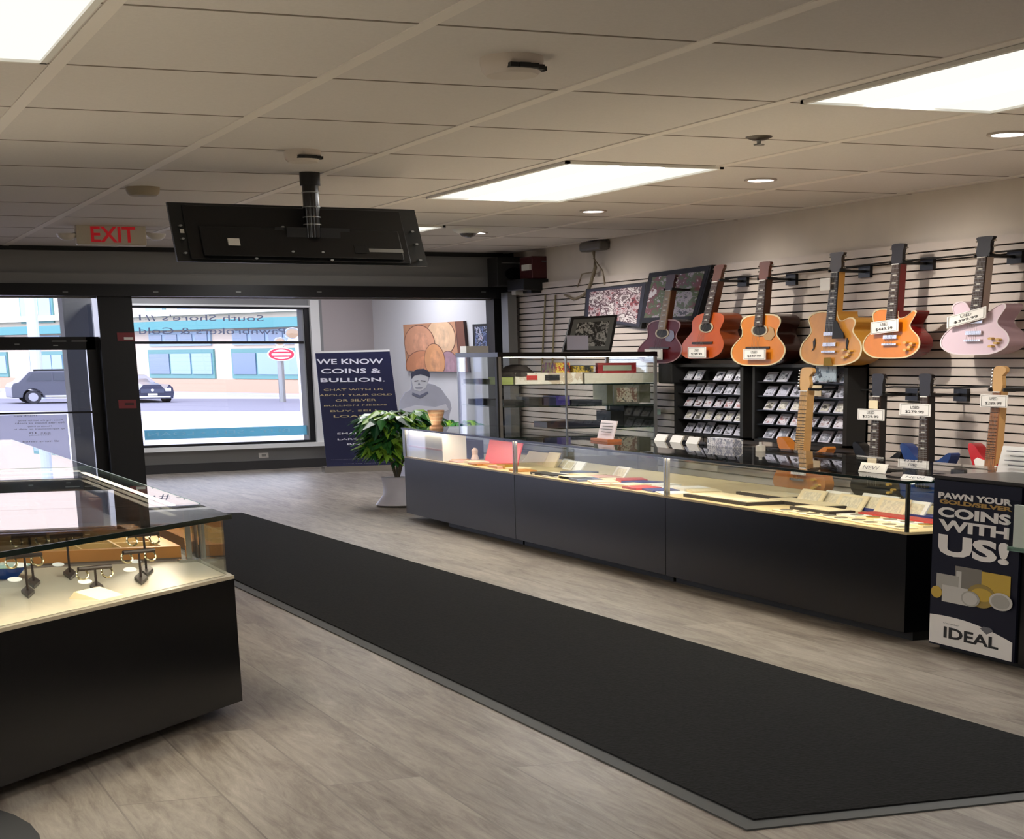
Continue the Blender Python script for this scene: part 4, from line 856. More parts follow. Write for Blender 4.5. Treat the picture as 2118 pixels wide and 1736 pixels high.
tb(1310, 1366, shz[1] - .13, .06, 'shoe_box', 'pale green box hanging below the middle shelf', 'box', mat('pale green', 'a9c4bf', .5), y=Yt0 + .7)
p = PY(988, 832, 19.8); o = MB().box((Xt0 + .05, 19.7, shz[1]), (Xt0 + .3, 19.95, shz[1] + .06)).build('black_camera', BLACKM); tag(o, 'small black camera by the left glass of the tall case', 'camera')
o = MB().box((Xt0 + .02, 19.5, shz[0]), (Xt0 + .25, 20.0, shz[0] + .05)).build('brass_model', mat('brass dark', '3a3a26', .4)); tag(o, 'dark brass model lying at the left glass, top shelf', 'model')
# on top of the tall case
y = Yt0 + .35; P = [PY(u, v, y) for u, v in ((1182, 657), (1278, 651), (1264, 727), (1164, 728))]
for p in P[2:]: p.z = Zt_ + .002
t = thing('framed_picture', 'black-framed grey sports photo leaning on top of the tall case', 'picture', (P[3].x, y, Zt_))
MB().hexa(P, (0, .04, 0)).build('frame', BLACKM, t); c = sum(P, Vector()) / 4
I = lambda k, dy: [Vector((c.x + (p.x - c.x) * (1 - k), y - dy, c.z + (p.z - c.z) * (1 - k))) for p in P]
MB().hexa(I(.12, .004), (0, .003, 0)).build('mat_board', mat('grey mat', '6f7370', .6), t)
MB().hexa(I(.32, .008), (0, .003, 0)).build('picture', patt('bw photo', ['5e625f', 'b4b8b4', '2d302f', '8f938f'], 10, 'noise'), t)
a, cc = PY(1172, 724, y), PY(1216, 694, y); MB().box((a.x, y - .012, a.z), (cc.x, y - .009, cc.z)).build('certificate', mat('certificate', 'c9c9dc', .5), t)
p = PY(983, 740, 19.6); t = thing('white_box', 'small white box standing on the left end of the tall case', 'box', (Xt0 + .12, 19.7, Zt_))
MB().box((Xt0 + .03, 19.9, Zt_ + .001), (Xt0 + .28, 20.1, Zt_ + .07)).build('box_body', CARD, t)
# wire grid right of the case
b = MB(); XG = 8.7
for k in range(8): yy = 18.55 - k * .11; b.tube([(XG, yy, .55), (XG, yy, 1.25)], .004, 5)
for k in range(12): zz = .55 + k * .064; b.tube([(XG, 18.55, zz), (XG, 17.78, zz)], .004, 5)
o = b.build('wire_grid', BLKMET); tag(o, 'black wire grid panel beside the tall glass case', 'grid panel')
o = MB().box((8.5, 18.72, 1.22), (8.75, 19.05, 1.44)).build('black_bag', mat('bag', '0f0f10', .7), bevel=.02); tag(o, 'black bag hanging under the dark red guitar', 'bag')

# ------------------------------------------------------------------ card racks on the slatwall
def rack(u0, u1, lb, side, cols_):
    y0, y1 = PX(u0, 800, 8.6).y, PX(u1, 800, 8.6).y; x0, x1 = 8.58, 8.795; z0, z1 = .70, 1.42
    t = thing('card_rack', lb, 'display rack', (8.7, (y0 + y1) / 2, z0))
    b = MB().box((x1 - .02, y1, z0), (x1, y0, z1)); b.box((x0, y1, z0), (x1, y1 + .07, z1)); b.box((x0, y0 - .05, z0), (x1, y0, z1)); b.box((x0, y1, z1 - .03), (x1, y0, z1)); b.box((x0, y1, z0), (x1, y0, z0 + .02))
    b.build('frame', BLACKM, t)
    for r_ in range(5):
        z = z0 + .02 + r_ * .132
        MB().box((x0 + .02, y1 + .07, z), (x1 - .02, y0 - .05, z + .012)).build('shelf', BLACK, t)
        n = 6; wd_ = (y0 - y1 - .2) / n
        for k in range(n):
            if r_ == 4 and k in (2,) : continue
            yc = y0 - .09 - (k + .5) * wd_; w = wd_ * .72; h = .092 + .01 * ((k * 7 + r_ * 3) % 3) - .005; xx = x0 + .05
            rowp = ['bottom', 'second lowest', 'middle', 'second highest', 'top'][r_]
            ct = thing('trading_card', f'cased trading card on the {rowp} shelf of the {side} black rack', 'card', (xx, yc, z + .012), f'cards on the {rowp} shelf, {side} rack')
            MB().hexa([(xx, yc - w / 2, z + .012), (xx, yc + w / 2, z + .012), (xx + .06, yc + w / 2, z + .012 + h), (xx + .06, yc - w / 2, z + .012 + h)], (.012, 0, 0)).build('case', mat_case, ct)
            MB().hexa([(xx - .002 + .008, yc - w * .36, z + .022), (xx + .006, yc + w * .36, z + .022), (xx + .045, yc + w * .36, z + .012 + h * .8), (xx + .045, yc - w * .36, z + .012 + h * .8)], (-.004, 0, 0)).build('card_print', cols_[(k * 5 + r_ * 3) % len(cols_)], ct)
mat_case = mat('slab plastic', 'd6d6e6', .3)
CP = [patt(f'card print {i}', c, 14, 'noise', .35, (1, .4, 1)) for i, c in enumerate((['5f6272', 'c0c2d4', '3f4049'], ['a87a80', 'd9d5e0', '6a4a50'], ['7f8898', 'e6e8f2', '3b4050'], ['9c9a94', 'dddad2', '55534f'], ['46484f', '888c9c', 'c9ccda']))]
rack(1398, 1541, 'left black wall rack filled with cased trading cards', 'left', CP)
rack(1560, 1757, 'right black wall rack filled with cased trading cards', 'right', CP[::-1])
y0, y1 = PX(1695, 760, 8.57).y, PX(1730, 760, 8.57).y
for k, (a, c, z0, z1, m_, lb) in enumerate(((1688, 1730, 1.27, 1.42, patt('blue print', ['6d8599', 'a9bac6', '31404e'], 8, 'noise'), 'blue printed sheet at the top of the right card rack'), (1668, 1700, 1.14, 1.235, CREAM, 'cream tag behind the maple guitar neck'))):
    ya, yb3 = PX(a, 760, 8.56).y, PX(c, 760, 8.56).y
    o = MB().box((8.555, yb3, z0), (8.563, ya, z1)).build('printed_sheet', m_); tag(o, lb, 'print')
o = MB().box((8.6, 15.3, .585), (8.797, 18.1, .64)).build('wall_ledge', mat('ledge', '8d7f76', .6)); tag(o, 'long taupe ledge under the card racks', 'ledge')

# ------------------------------------------------------------------ pictures on slatwall
CROWD = patt('crowd photo', ['2a1c22', '8a3a40', 'c9b9bc', '503038', 'e0d8d8', '6b5a5c'], 9, 'noise', stretch=(1, .35, 1))
wallpic([(1212, 598), (1340, 583), (1326, 680), (1208, 660)], 8.79, 'framed_picture', 'black-framed crowd photo on the slatwall, wide one', 'picture', BLACKM, CROWD, .05, .05, mat('blue-grey mat', '3c3c4a', .6, spec=.2))
FIELD = patt('field photo', ['23202a', 'a59aa0', '4d5c34', '6e3a40', 'd3ccd0'], 6, 'noise', stretch=(1, .35, 1))
wallpic([(1343, 565), (1472, 548), (1440, 664), (1322, 668)], 8.79, 'framed_picture', 'large black-framed sports photo behind the dark red guitar', 'picture', mat('frame charcoal', '17171a', .5, spec=.2), FIELD, .06, .05, mat('charcoal mat', '26262e', .6, spec=.2))

# ------------------------------------------------------------------ guitars
def spline(pts, n=6):
    res = []
    for i in range(len(pts) - 1):
        p0, p1, p2, p3 = [np.array(pts[min(max(j, 0), len(pts) - 1)], float) for j in (i - 1, i, i + 1, i + 2)]
        for k in range(n):
            s = k / n; res.append(.5 * ((2 * p1) + (-p0 + p2) * s + (2 * p0 - 5 * p1 + 4 * p2 - p3) * s * s + (-p0 + 3 * p1 - 3 * p2 + p3) * s ** 3))
    res.append(np.array(pts[-1], float)); return [tuple(x) for x in res]
half = {
 'acoustic': [(0, 0), (.1, .006), (.17, .05), (.198, .12), (.19, .19), (.15, .26), (.128, .30), (.13, .35), (.145, .41), (.135, .46), (.09, .492), (.02, .5)],
 'small': [(0, 0), (.1, .008), (.165, .06), (.18, .13), (.165, .2), (.13, .27), (.118, .31), (.125, .36), (.132, .42), (.11, .47), (.06, .495), (.02, .5)]}
R_cut = {   # right-hand (treble) side with a cutaway
 'single': [(0, 0), (.1, .008), (.16, .055), (.18, .12), (.165, .19), (.125, .25), (.11, .29), (.12, .33), (.135, .375), (.14, .405), (.122, .415), (.1, .39), (.07, .362), (.035, .36), (.028, .42)],
 'arch': [(0, 0), (.1, .006), (.18, .05), (.205, .12), (.195, .2), (.155, .27), (.14, .31), (.148, .355), (.15, .39), (.13, .42), (.1, .42), (.07, .4), (.045, .41), (.03, .45), (.028, .48)],
 'double': [(0, 0), (.1, .008), (.17, .055), (.19, .12), (.17, .19), (.125, .25), (.115, .29), (.13, .34), (.15, .40), (.135, .43), (.1, .41), (.06, .36), (.035, .34), (.028, .36)],
 'strat': [(0, 0), (.1, .008), (.15, .05), (.165, .11), (.145, .18), (.12, .23), (.12, .28), (.14, .33), (.155, .385), (.14, .4), (.1, .36), (.06, .32), (.032, .31), (.028, .33)]}
L_cut = {
 'single': [(0, 0), (.1, .008), (.16, .055), (.18, .12), (.165, .19), (.125, .25), (.115, .3), (.13, .36), (.13, .41), (.1, .44), (.05, .44), (.028, .42)],
 'arch': [(0, 0), (.1, .006), (.18, .05), (.205, .12), (.195, .2), (.155, .27), (.14, .32), (.155, .38), (.165, .43), (.14, .47), (.08, .49), (.028, .48)],
 'double': [(0, 0), (.1, .008), (.17, .055), (.19, .12), (.17, .19), (.13, .25), (.115, .3), (.13, .36), (.145, .42), (.12, .46), (.075, .455), (.045, .40), (.028, .36)],
 'strat': [(0, 0), (.1, .008), (.15, .05), (.165, .11), (.145, .18), (.12, .23), (.12, .29), (.14, .35), (.16, .42), (.15, .45), (.115, .43), (.075, .37), (.035, .33), (.028, .33)]}
KX = 2.0
def guitar(kind, name, lb, uL, uR, vb, uh, vt, top_m, side_m, neck_m, head_m, Xf=8.5, total=1.0, hang=True, dep=.1, holes=True, head='open', guard=None, bind=None, ptop=None):
    uc = (uL + uR) / 2; vm = vb - 35; zb = PX(uc, vb, Xf).z; zt = PX(uh, vt, Xf).z; S = (zt - zb) / total
    yl_, yr_ = PX(uL, vm, Xf).y, PX(uR, vm, Xf).y; yc = (yl_ + yr_) / 2; wid = abs(yl_ - yr_)
    bw = {'acoustic': .396, 'small': .36, 'single': .36, 'arch': .41, 'double': .38, 'strat': .33}[kind]; KY = wid / bw
    yh = PX(uh, vt, Xf).y; lean = (yc - yh) / (zt - zb) / 1.0
    def Wd(s, t, n=0): return Vector((Xf - n * KX, yc - s * KY - lean * t * S, zb + t * S))
    if kind in half: r = spline(half[kind]); l = r
    else: r, l = spline(R_cut[kind]), spline(L_cut[kind])
    outl = [(s, t) for s, t in r] + [(-s, t) for s, t in reversed(l)][:-1]
    outl = outl[:-1] if abs(outl[-1][0] - outl[0][0]) < 1e-6 else outl
    T = thing(name, lb, 'guitar', Wd(0, 0, -dep / 2), 'guitars hung on the slatwall')
    btop = max(t for s, t in outl); hasn = .34 if kind == 'strat' else .5 if kind in half else .42
    b = MB(); b.prism([Wd(s, t, 0) for s, t in outl], (dep * KX, 0, 0), mside=1, mback=1); b.build('body', [top_m, side_m], T)
    if bind:
        bb = MB(); n_ = len(outl)
        for i in range(n_):
            (s0, t0), (s1, t1) = outl[i], outl[(i + 1) % n_]; k = .955; tc_ = .22
            bb.hexa([Wd(s0, t0), Wd(s1, t1), Wd(s1 * k, tc_ + (t1 - tc_) * k), Wd(s0 * k, tc_ + (t0 - tc_) * k)], (-.004, 0, 0))
        bb.build('binding', bind, T)
    nut = total - .18; neck0 = hasn - .12 if kind not in half else .385
    nw0, nw1 = .03, .022
    MB().hexa([Wd(-nw0, neck0, .006), Wd(nw0, neck0, .006), Wd(nw1, nut, .006), Wd(-nw1, nut, .006)], (.03 * KX * (1), 0, 0)).build('neck', neck_m[1], T)
    fb = MB().hexa([Wd(-nw0, neck0, .012), Wd(nw0, neck0, .012), Wd(nw1, nut, .012), Wd(-nw1, nut, .012)], (.006 * KX, 0, 0)).build('fretboard', neck_m[0], T)
    b = MB(); nf = 20; Ls = nut - .12
    for k in range(1, nf):
        tt = nut - Ls * (1 - 2 ** (-k / 12)); 
        if tt < neck0: break
        w = nw1 + (nw0 - nw1) * (nut - tt) / (nut - neck0); b.hexa([Wd(-w, tt, .0135), Wd(w, tt, .0135), Wd(w, tt + .0035, .0135), Wd(-w, tt + .0035, .0135)], (.0015 * KX, 0, 0))
    b.build('frets', neck_m[2], fb)
    if bind is not None and kind in ('double', 'arch') or neck_m[2] is STEEL:
        b = MB()
        for tt in [nut - Ls * (1 - 2 ** (-(k - .5) / 12)) for k in (3, 5, 7, 9, 12, 15)]:
            if tt > neck0: b.hexa([Wd(-.012, tt - .006, .0138), Wd(.012, tt - .006, .0138), Wd(.012, tt + .006, .0138), Wd(-.012, tt + .006, .0138)], (.001, 0, 0))
        if b.v: b.build('inlays', INLAY if neck_m[0] is not MAPLE else INK, fb)
    if head == 'inline':
        hp_ = spline([(-.022, nut), (-.03, nut + .03), (-.034, nut + .1), (-.03, nut + .165), (.0, total), (.035, nut + .17), (.04, nut + .14), (.022, nut + .11), (.03, nut + .05), (.022, nut)], 3)
    elif head == 'wide':
        hp_ = spline([(-.022, nut), (-.038, nut + .04), (-.034, nut + .12), (-.045, nut + .165), (0, total - .008), (.045, nut + .165), (.034, nut + .12), (.038, nut + .04), (.022, nut)], 3)
    else:
        hp_ = spline([(-.022, nut), (-.034, nut + .03), (-.032, nut + .1), (-.038, nut + .165), (0, total - .004), (.038, nut + .165), (.032, nut + .1), (.034, nut + .03), (.022, nut)], 3)
    hd = MB().prism([Wd(s, t, .01) for s, t in hp_], (.016 * KX, 0, 0)).build('headstock', head_m, T)
    b = MB()
    for k in range(6 if head == 'inline' else 3):
        for sg_ in ((-1,) if head == 'inline' else (-1, 1)):
            tt = nut + .035 + k * (.024 if head == 'inline' else .05); c = Wd(sg_ * .047, tt, .002); b = MB().tube([Wd(sg_ * .03, tt, .002), c], .004, 6); b.lathe(c - Vector((0, 0, .006)), [(.008, 0), (.012, .006), (.008, .012)], 8, 1, 1.6); b.build('tuning_peg', CHROME, hd)
    MB().hexa([Wd(-nw1, nut - .004, .016), Wd(nw1, nut - .004, .016), Wd(nw1, nut + .004, .016), Wd(-nw1, nut + .004, .016)], (.004, 0, 0)).build('nut', WHITE, fb)
    b = MB()
    for k in range(6):
        f = (k - 2.5) / 2.5; b.tube([Wd(f * .026, .115, .017), Wd(f * .018, nut, .017)], .0012, 4)
    b.build('strings', mat_str, T)
    if kind in half:
        c = Wd(0, .345, .0015); MB().ring(Wd(0, .345, .002), Wd(.06, .345, .002) - Wd(0, .345, .002), (0, 0, .06 * S), .2, (-.002, 0, 0)).build('rosette', mat_ros, T)
        MB().disc(Wd(0, .345, .001), Wd(.047, .345, 0) - Wd(0, .345, 0), (0, 0, .047 * S), (-.003, 0, 0)).build('sound_hole', INK, T)
        MB().hexa([Wd(-.085, .165, .006), Wd(.085, .165, .006), Wd(.085, .187, .006), Wd(-.085, .187, .006)], (.006 * KX, 0, 0)).build('bridge', mat_brg, T)
        if guard: MB().prism([Wd(s, t, .003) for s, t in ((.03, .295), (.06, .31), (.068, .345), (.06, .385), (.1, .36), (.115, .29), (.09, .245), (.05, .25))], (.003, 0, 0)).build('pickguard', guard, T)
    else:
        for tt in ((.27, .175) if kind != 'strat' else (.27, .22, .165)):
            MB().hexa([Wd(-.042, tt, .01), Wd(.042, tt, .01), Wd(.042, tt + .032, .01), Wd(-.042, tt + .032, .01)], (.01 * KX, 0, 0)).build('pickup', CHROME if kind != 'strat' else WHITE, T)
        MB().hexa([Wd(-.045, .118, .012), Wd(.045, .118, .012), Wd(.045, .135, .012), Wd(-.045, .135, .012)], (.012 * KX, 0, 0)).build('bridge', CHROME, T)
        for s, t_ in ((.1, .14), (.13, .1), (.105, .075), (.14, .13))[: 3 if kind == 'strat' else 4]:
            kk = MB().disc(Wd(s, t_, 0), Wd(s + .011, t_, 0) - Wd(s, t_, 0), (0, 0, .011 * S), (-.03, 0, 0), 14).build('control_knob', knob_m, T)
        if guard == 'trapeze':
            MB().hexa([Wd(-.03, .0, .006), Wd(.03, .0, .006), Wd(.022, .075, .012), Wd(-.022, .075, .012)], (.004, 0, 0)).build('tailpiece', GLDC, T)
            MB().prism([Wd(s, t, .02) for s, t in ((.03, .40), (.05, .40), (.07, .34), (.1, .29), (.105, .24), (.03, .24))], (.006, 0, 0)).build('pickguard', INK, T)
            for sg_ in (-1, 1): MB().prism([Wd(sg_ * s, t, .002) for s, t in ((.105, .25), (.118, .22), (.112, .16), (.125, .13), (.105, .15), (.1, .2))], (-.002, 0, 0)).build('f_hole', INK, T)
        elif guard:
            gp = ((-.03, .33), (-.09, .35), (-.11, .33), (-.09, .27), (-.09, .2), (-.06, .15), (0, .13), (.06, .09), (.13, .07), (.14, .12), (.115, .18), (.1, .25), (.13, .33), (.09, .31), (.05, .28), (.03, .29))
            MB().prism([Wd(s, t, .004) for s, t in gp], (.004, 0, 0)).build('pickguard', guard, T)
    if hang:
        h = thing('guitar_hanger', 'black wall hook holding ' + hang, 'hook', Wd(0, nut + .02, -.1), 'guitar hooks on the slatwall')
        hz = Wd(0, nut + .01, 0); b = MB().box((8.77, hz.y - .1, hz.z - .05), (8.8, hz.y + .1, hz.z + .05)); b.tube([(8.78, hz.y, hz.z), (Xf + .09, hz.y, hz.z)], .012, 8); b.build('arm', BLKMET, h)
        b = MB(); 
        for sg_ in (-1, 1): b.tube([(Xf + .09, hz.y, hz.z), (Xf + .08, hz.y + sg_ * .09, hz.z), (Xf - .03, hz.y + sg_ * .1, hz.z + .005)], .012, 8)
        b.build('yoke', BLACKM, h)
    return Wd
MAPLE = mat('maple', 'd0a468', .4, noise=.06, nscale=5); ROSEW = mat('rosewood', '3e2c25', .5); EBONY = mat('ebony', '1e1a1a', .4); NECKB = mat('neck brown', '5a3420', .4); INLAY = mat('pearl', 'd8d4c8', .3)
mat_str = mat('strings', '9c9890', .3, .8); mat_ros = mat('rosette', 'b7a88c', .5); mat_brg = mat('bridge wood', '2a1e1a', .5); knob_m = mat('amber knob', 'c9a04a', .25)
IV = mat('ivory binding', 'd9c9a0', .5); PALEN = mat('pale board', 'a3896e', .5)
AMB = mat('amber maple', 'd67c14', .32, noise=.12, nscale=4); NAT = mat('natural spruce', 'cf7a1c', .32, noise=.1, nscale=3); ORGW = mat('orange mahogany', 'b14e14', .32, noise=.12, nscale=3)
WINE = mat('wine red', '520c12', .4, spec=.15, noise=.15, nscale=3); HOLL = mat('natural archtop', 'c98a38', .32, noise=.15, nscale=4); PNK = mat('pale pink', 'dcc4cf', .35)
DKS = mat('dark mahogany side', '30140e', .25); REDS = mat('cherry side', '6d1210', .25); ORGS = mat('reddish side', '7c3a1c', .3); GLDS = mat('golden side', 'b98434', .3)
gt = {}
gt[1] = guitar('acoustic', 'acoustic_guitar', 'dark wine-red acoustic guitar, leftmost on the wall', 1314, 1406, 752, 1392, 567, WINE, DKS, (PALEN, NECKB, STEEL), mat('wine head', '3a1518', .35), guard=mat('grey guard', '4a3a3a', .3), bind=mat('pale binding', '9a7878', .5), hang='the wine-red acoustic guitar')
gt[2] = guitar('small', 'acoustic_guitar', 'orange-brown parlour acoustic guitar, second from the left', 1403, 1490, 743, 1492, 547, ORGW, ORGS, (ROSEW, NECKB, STEEL), NECKB, hang='the orange-brown acoustic guitar')
gt[3] = guitar('acoustic', 'acoustic_guitar', 'honey-coloured acoustic guitar with dark sides, third from the left', 1510, 1622, 757, 1586, 540, NAT, DKS, (ROSEW, NECKB, STEEL), mat('brown head', '6b3a26', .35), guard=mat('tan guard', 'b08a58', .4), bind=IV, hang='the honey-coloured acoustic guitar')
gt[4] = guitar('arch', 'archtop_guitar', 'natural blond archtop guitar with black pickguard and gold knobs', 1653, 1781, 757, 1735, 520, HOLL, GLDS, (EBONY, GLDS, STEEL), mat('archtop head', '3a2c1c', .3), head='wide', guard='trapeze', bind=IV, hang='the blond archtop guitar')
gt[5] = guitar('single', 'electric_guitar', 'amber-topped electric guitar with cherry red sides', 1783, 1902, 742, 1862, 503, AMB, REDS, (ROSEW, REDS, STEEL), EBONY, dep=.06, bind=IV, hang='the amber electric guitar')
gt[6] = guitar('double', 'electric_guitar', 'pale pink electric guitar, rightmost on the upper row', 1943, 2086, 735, 2042, 487, PNK, mat('pink side', 'b79aa4', .3), (ROSEW, mat('pale neck', 'b8a79c', .4), STEEL), EBONY, dep=.075, head='wide', bind=mat('white binding', 'ded0d4', .4), hang='the pale pink electric guitar')
TELE = mat('natural body', 'b8702c', .35, noise=.1, nscale=3)
gt[7] = guitar('strat', 'electric_guitar', 'natural electric guitar with maple neck in front of the card rack', 1597, 1705, 1025, 1672, 760, TELE, TELE, (MAPLE, MAPLE, INK), MAPLE, Xf=8.35, dep=.045, head='inline', hang='the maple-neck guitar')
gt[8] = guitar('strat', 'bass_guitar', 'black guitar with dark neck right of the card racks', 1758, 1862, 1035, 1820, 772, BLACK, BLACK, (ROSEW, EBONY, STEEL), EBONY, Xf=8.45, dep=.045, head='open', hang='the black guitar with dark neck')
gt[9] = guitar('strat', 'bass_guitar', 'blue-bodied guitar with dark neck, second from the right below', 1858, 1968, 1040, 1918, 772, mat('blue lacquer', '1d3a72', .25), mat('blue side', '17306a', .3), (ROSEW, EBONY, STEEL), EBONY, Xf=8.45, dep=.045, head='open', hang='the blue guitar')
gt[10] = guitar('strat', 'electric_guitar', 'red electric guitar with white pickguard, lower right', 1990, 2100, 1050, 2072, 757, mat('red lacquer', 'c0202a', .25), mat('red side', '9a1820', .3), (mat('roasted maple', 'a8714a', .4), MAPLE, INK), MAPLE, Xf=8.4, dep=.045, head='inline', guard=CARD, hang='the red electric guitar')
# price tags
def ptag(u, v, w, h, lb, X=8.455, l1='USED', l2='$199.99', rot=0, wht=CARD):
    c = PX(u, v, X); a = PX(u - w / 2, v, X); e = PX(u + w / 2, v, X); dz = abs(PX(u, v - h / 2, X).z - PX(u, v + h / 2, X).z) / 2; dy = (a.y - e.y) / 2
    t = thing('price_tag', lb, 'price tag', (X, c.y, c.z - dz))
    k = rot * dy
    P = [Vector((X, c.y + dy, c.z - dz - k)), Vector((X, c.y - dy, c.z - dz + k)), Vector((X, c.y - dy, c.z + dz + k)), Vector((X, c.y + dy, c.z + dz - k))]
    MB().hexa(P, (.006, 0, 0)).build('card', wht, t)
    if l1:
        b = MB(); e = .06
        U = lambda s_, q_: P[0] * (1 - s_) * (1 - q_) + P[1] * s_ * (1 - q_) + P[2] * s_ * q_ + P[3] * (1 - s_) * q_ + Vector((-.001, 0, 0))
        for (s0, q0, s1, q1) in ((.04, .06, .96, .1), (.04, .9, .96, .94), (.04, .06, .06, .94), (.94, .06, .96, .94)): b.hexa([U(s0, q0), U(s1, q0), U(s1, q1), U(s0, q1)], (-.001, 0, 0))
        b.build('border_print', mat_bp, t)
        text(l1, U(.36, .58), U(.64, .58) - U(.36, .58), U(.36, .82) - U(.36, .58), INK, t, ext=.002, nrm=Vector((-1, 0, 0)))
        text(l2, U(.2, .2), U(.8, .2) - U(.2, .2), U(.2, .45) - U(.2, .2), INK, t, ext=.002, nrm=Vector((-1, 0, 0)))
    return t
mat_bp = mat('tag border', 'a9a6a0', .6)
ptag(1351, 733, 36, 22, 'white price tag on the wine-red guitar'); ptag(1441, 729, 37, 22, 'white price tag on the orange-brown guitar', l2='$299.99'); ptag(1560, 733, 46, 22, 'white price tag on the honey-coloured guitar', l2='$349.99')
ptag(1829, 676, 57, 26, 'white price tag on the amber electric guitar', rot=.05, l2='$449.99'); ptag(1998, 657, 80, 24, 'white price tag on the pale pink guitar', rot=.13, l2='$399.99')
ptag(1706, 588, 20, 25, 'narrow hanging tag on the blond archtop neck', l1=None, X=8.45)
ptag(1801, 858, 55, 23, 'white price tag on the black guitar neck', l2='$229.99', X=8.40); ptag(1892, 848, 64, 25, 'white price tag on the blue guitar neck', l2='$279.99', X=8.40); ptag(2055, 830, 56, 26, 'white price tag on the red guitar neck', l2='$289.99', X=8.35)
ptag(1806, 837, 18, 17, 'small cream tag tied to the black guitar', l1=None, X=8.41, wht=CREAM)
# security cable
b = MB(); pts = [PX(1500, 575, 8.72), PX(1562, 571, 8.72), PX(1600, 569, 8.72), PX(1700, 556, 8.72), PX(1760, 552, 8.72), PX(1835, 543, 8.72), PX(1890, 538, 8.72), PX(2000, 528, 8.72), PX(2080, 520, 8.72), PX(2200, 510, 8.72)]
b.tube(pts, .008, 6); o = b.build('security_cable', BLACKM); tag(o, 'black security cable strung along the upper guitars', 'cable')
b = MB(); pts = [PX(1700, 808, 8.72), PX(1790, 807, 8.72), PX(1850, 800, 8.72), PX(1960, 803, 8.72), PX(2040, 800, 8.72), PX(2180, 806, 8.72)]; b.tube(pts, .008, 6); o = b.build('security_cable', BLACKM); tag(o, 'black security cable strung along the lower guitars', 'cable')

# ------------------------------------------------------------------ corner: speakers, red amplifier, junction box
Yc = 23.9
def cb(u0, v0, u1, v1, Y, d, nm, lb, cat, m, bev=.01):
    a, c = PY(u0, v1, Y), PY(u1, v0, Y); t = thing(nm, lb, cat, ((a.x + c.x) / 2, Y, a.z)); MB().box((a.x, Y, a.z), (c.x, Y + d, c.z)).build('cabinet', m, t, bevel=bev); return t, a, c
t, a, c = cb(1029, 532, 1096, 592, 24.0, .38, 'wall_speaker', 'black speaker box left of the red amplifier', 'speaker', BLACKM)
MB().disc(((a.x + c.x) / 2, 23.99, (a.z + c.z) / 2 - .03), (.12, 0, 0), (0, 0, .08), (0, .01, 0)).build('speaker_cone', BLACK, t); MB().box((a.x + .06, 23.985, c.z - .08), (c.x - .02, 23.99, c.z - .07)).build('grey_strip', STEEL, t)
MB().tube([((a.x + c.x) / 2, 24.35, a.z + .1), ((a.x + c.x) / 2, 24.5, a.z + .1)], .03).build('bracket', BLKMET, t)
t, a, c = cb(1101, 531, 1178, 576, 23.3, .45, 'red_amplifier', 'dark red amplifier box mounted high in the corner', 'amplifier', mat('amp red', '4a1318', .5))
MB().box((a.x + .13, 23.294, c.z - .065), (c.x - .1, 23.3, c.z - .05)).build('name_strip', GREYT, t); MB().box((a.x - .03, 23.32, a.z + .1), (a.x, 23.6, a.z + .17)).build('switch_plate', WHITE, t)
t, a, c = cb(1083, 577, 1180, 600, 23.25, .6, 'wall_shelf', 'black shelf bracket carrying the red amplifier', 'shelf', BLKMET); MB().box((c.x, 23.5, c.z - .03), (8.86, 23.6, c.z)).build('wall_arm', BLKMET, t)
MB().box((a.x + .12, 23.3, a.z - .03), (a.x + .42, 23.6, a.z)).build('under_box', BLACK, t)
t, a, c = cb(1180, 540, 1212, 590, 23.2, .5, 'black_speaker', 'black speaker right of the red amplifier against the wall', 'speaker', BLACKM)
t, a, c = cb(1066, 588, 1085, 610, 23.6, .15, 'emergency_light', 'small white lamp under the black speakers', 'lamp', mat('lamp pale', 'aaa8a2', .4))
p = PX(1237, 500, 8.86); t = thing('junction_box', 'grey round junction box with cables high on the right wall', 'junction box', (8.8, p.y, p.z - .08))
MB().box((8.74, p.y - .32, 2.68), (XR, p.y + .32, 2.785)).build('box_body', mat('box grey', '66625c', .5), t, bevel=.03)
b = MB(); yj = p.y
b.tube([(8.80, yj, 2.68), (8.80, yj - .05, 2.5), (8.79, yj + .05, 2.35), (8.79, yj + .12, 2.28)], .022, 8); b.tube([(8.80, yj, 2.6), (8.79, yj - .3, 2.45), (8.79, yj - .35, 2.3)], .008, 6); b.tube([(8.80, yj, 2.45), (8.79, yj + .35, 2.44), (8.79, yj + .5, 2.3)], .008, 6)
b.tube([(8.79, yj + .12, 2.28), (8.78, yj + .3, 2.2), (8.78, yj + .6, 2.16), (8.78, yj + .9, 2.22)], .014, 8); b.build('cable', mat('cable tan', '8a7d68', .6), t)
for k, uu in enumerate((1128, 1149)):
    a, c = PX(uu, 610, 8.78), PX(uu - 10, 725, 8.78); o = MB().tube([(8.78, a.y, a.z), (8.78, c.y, c.z - .4)], .012, 8).build('wall_conduit', mat('conduit', '8d8360', .5)); tag(o, f'thin brass-coloured pipe on the slatwall, {["left", "right"][k]} of two', 'pipe')
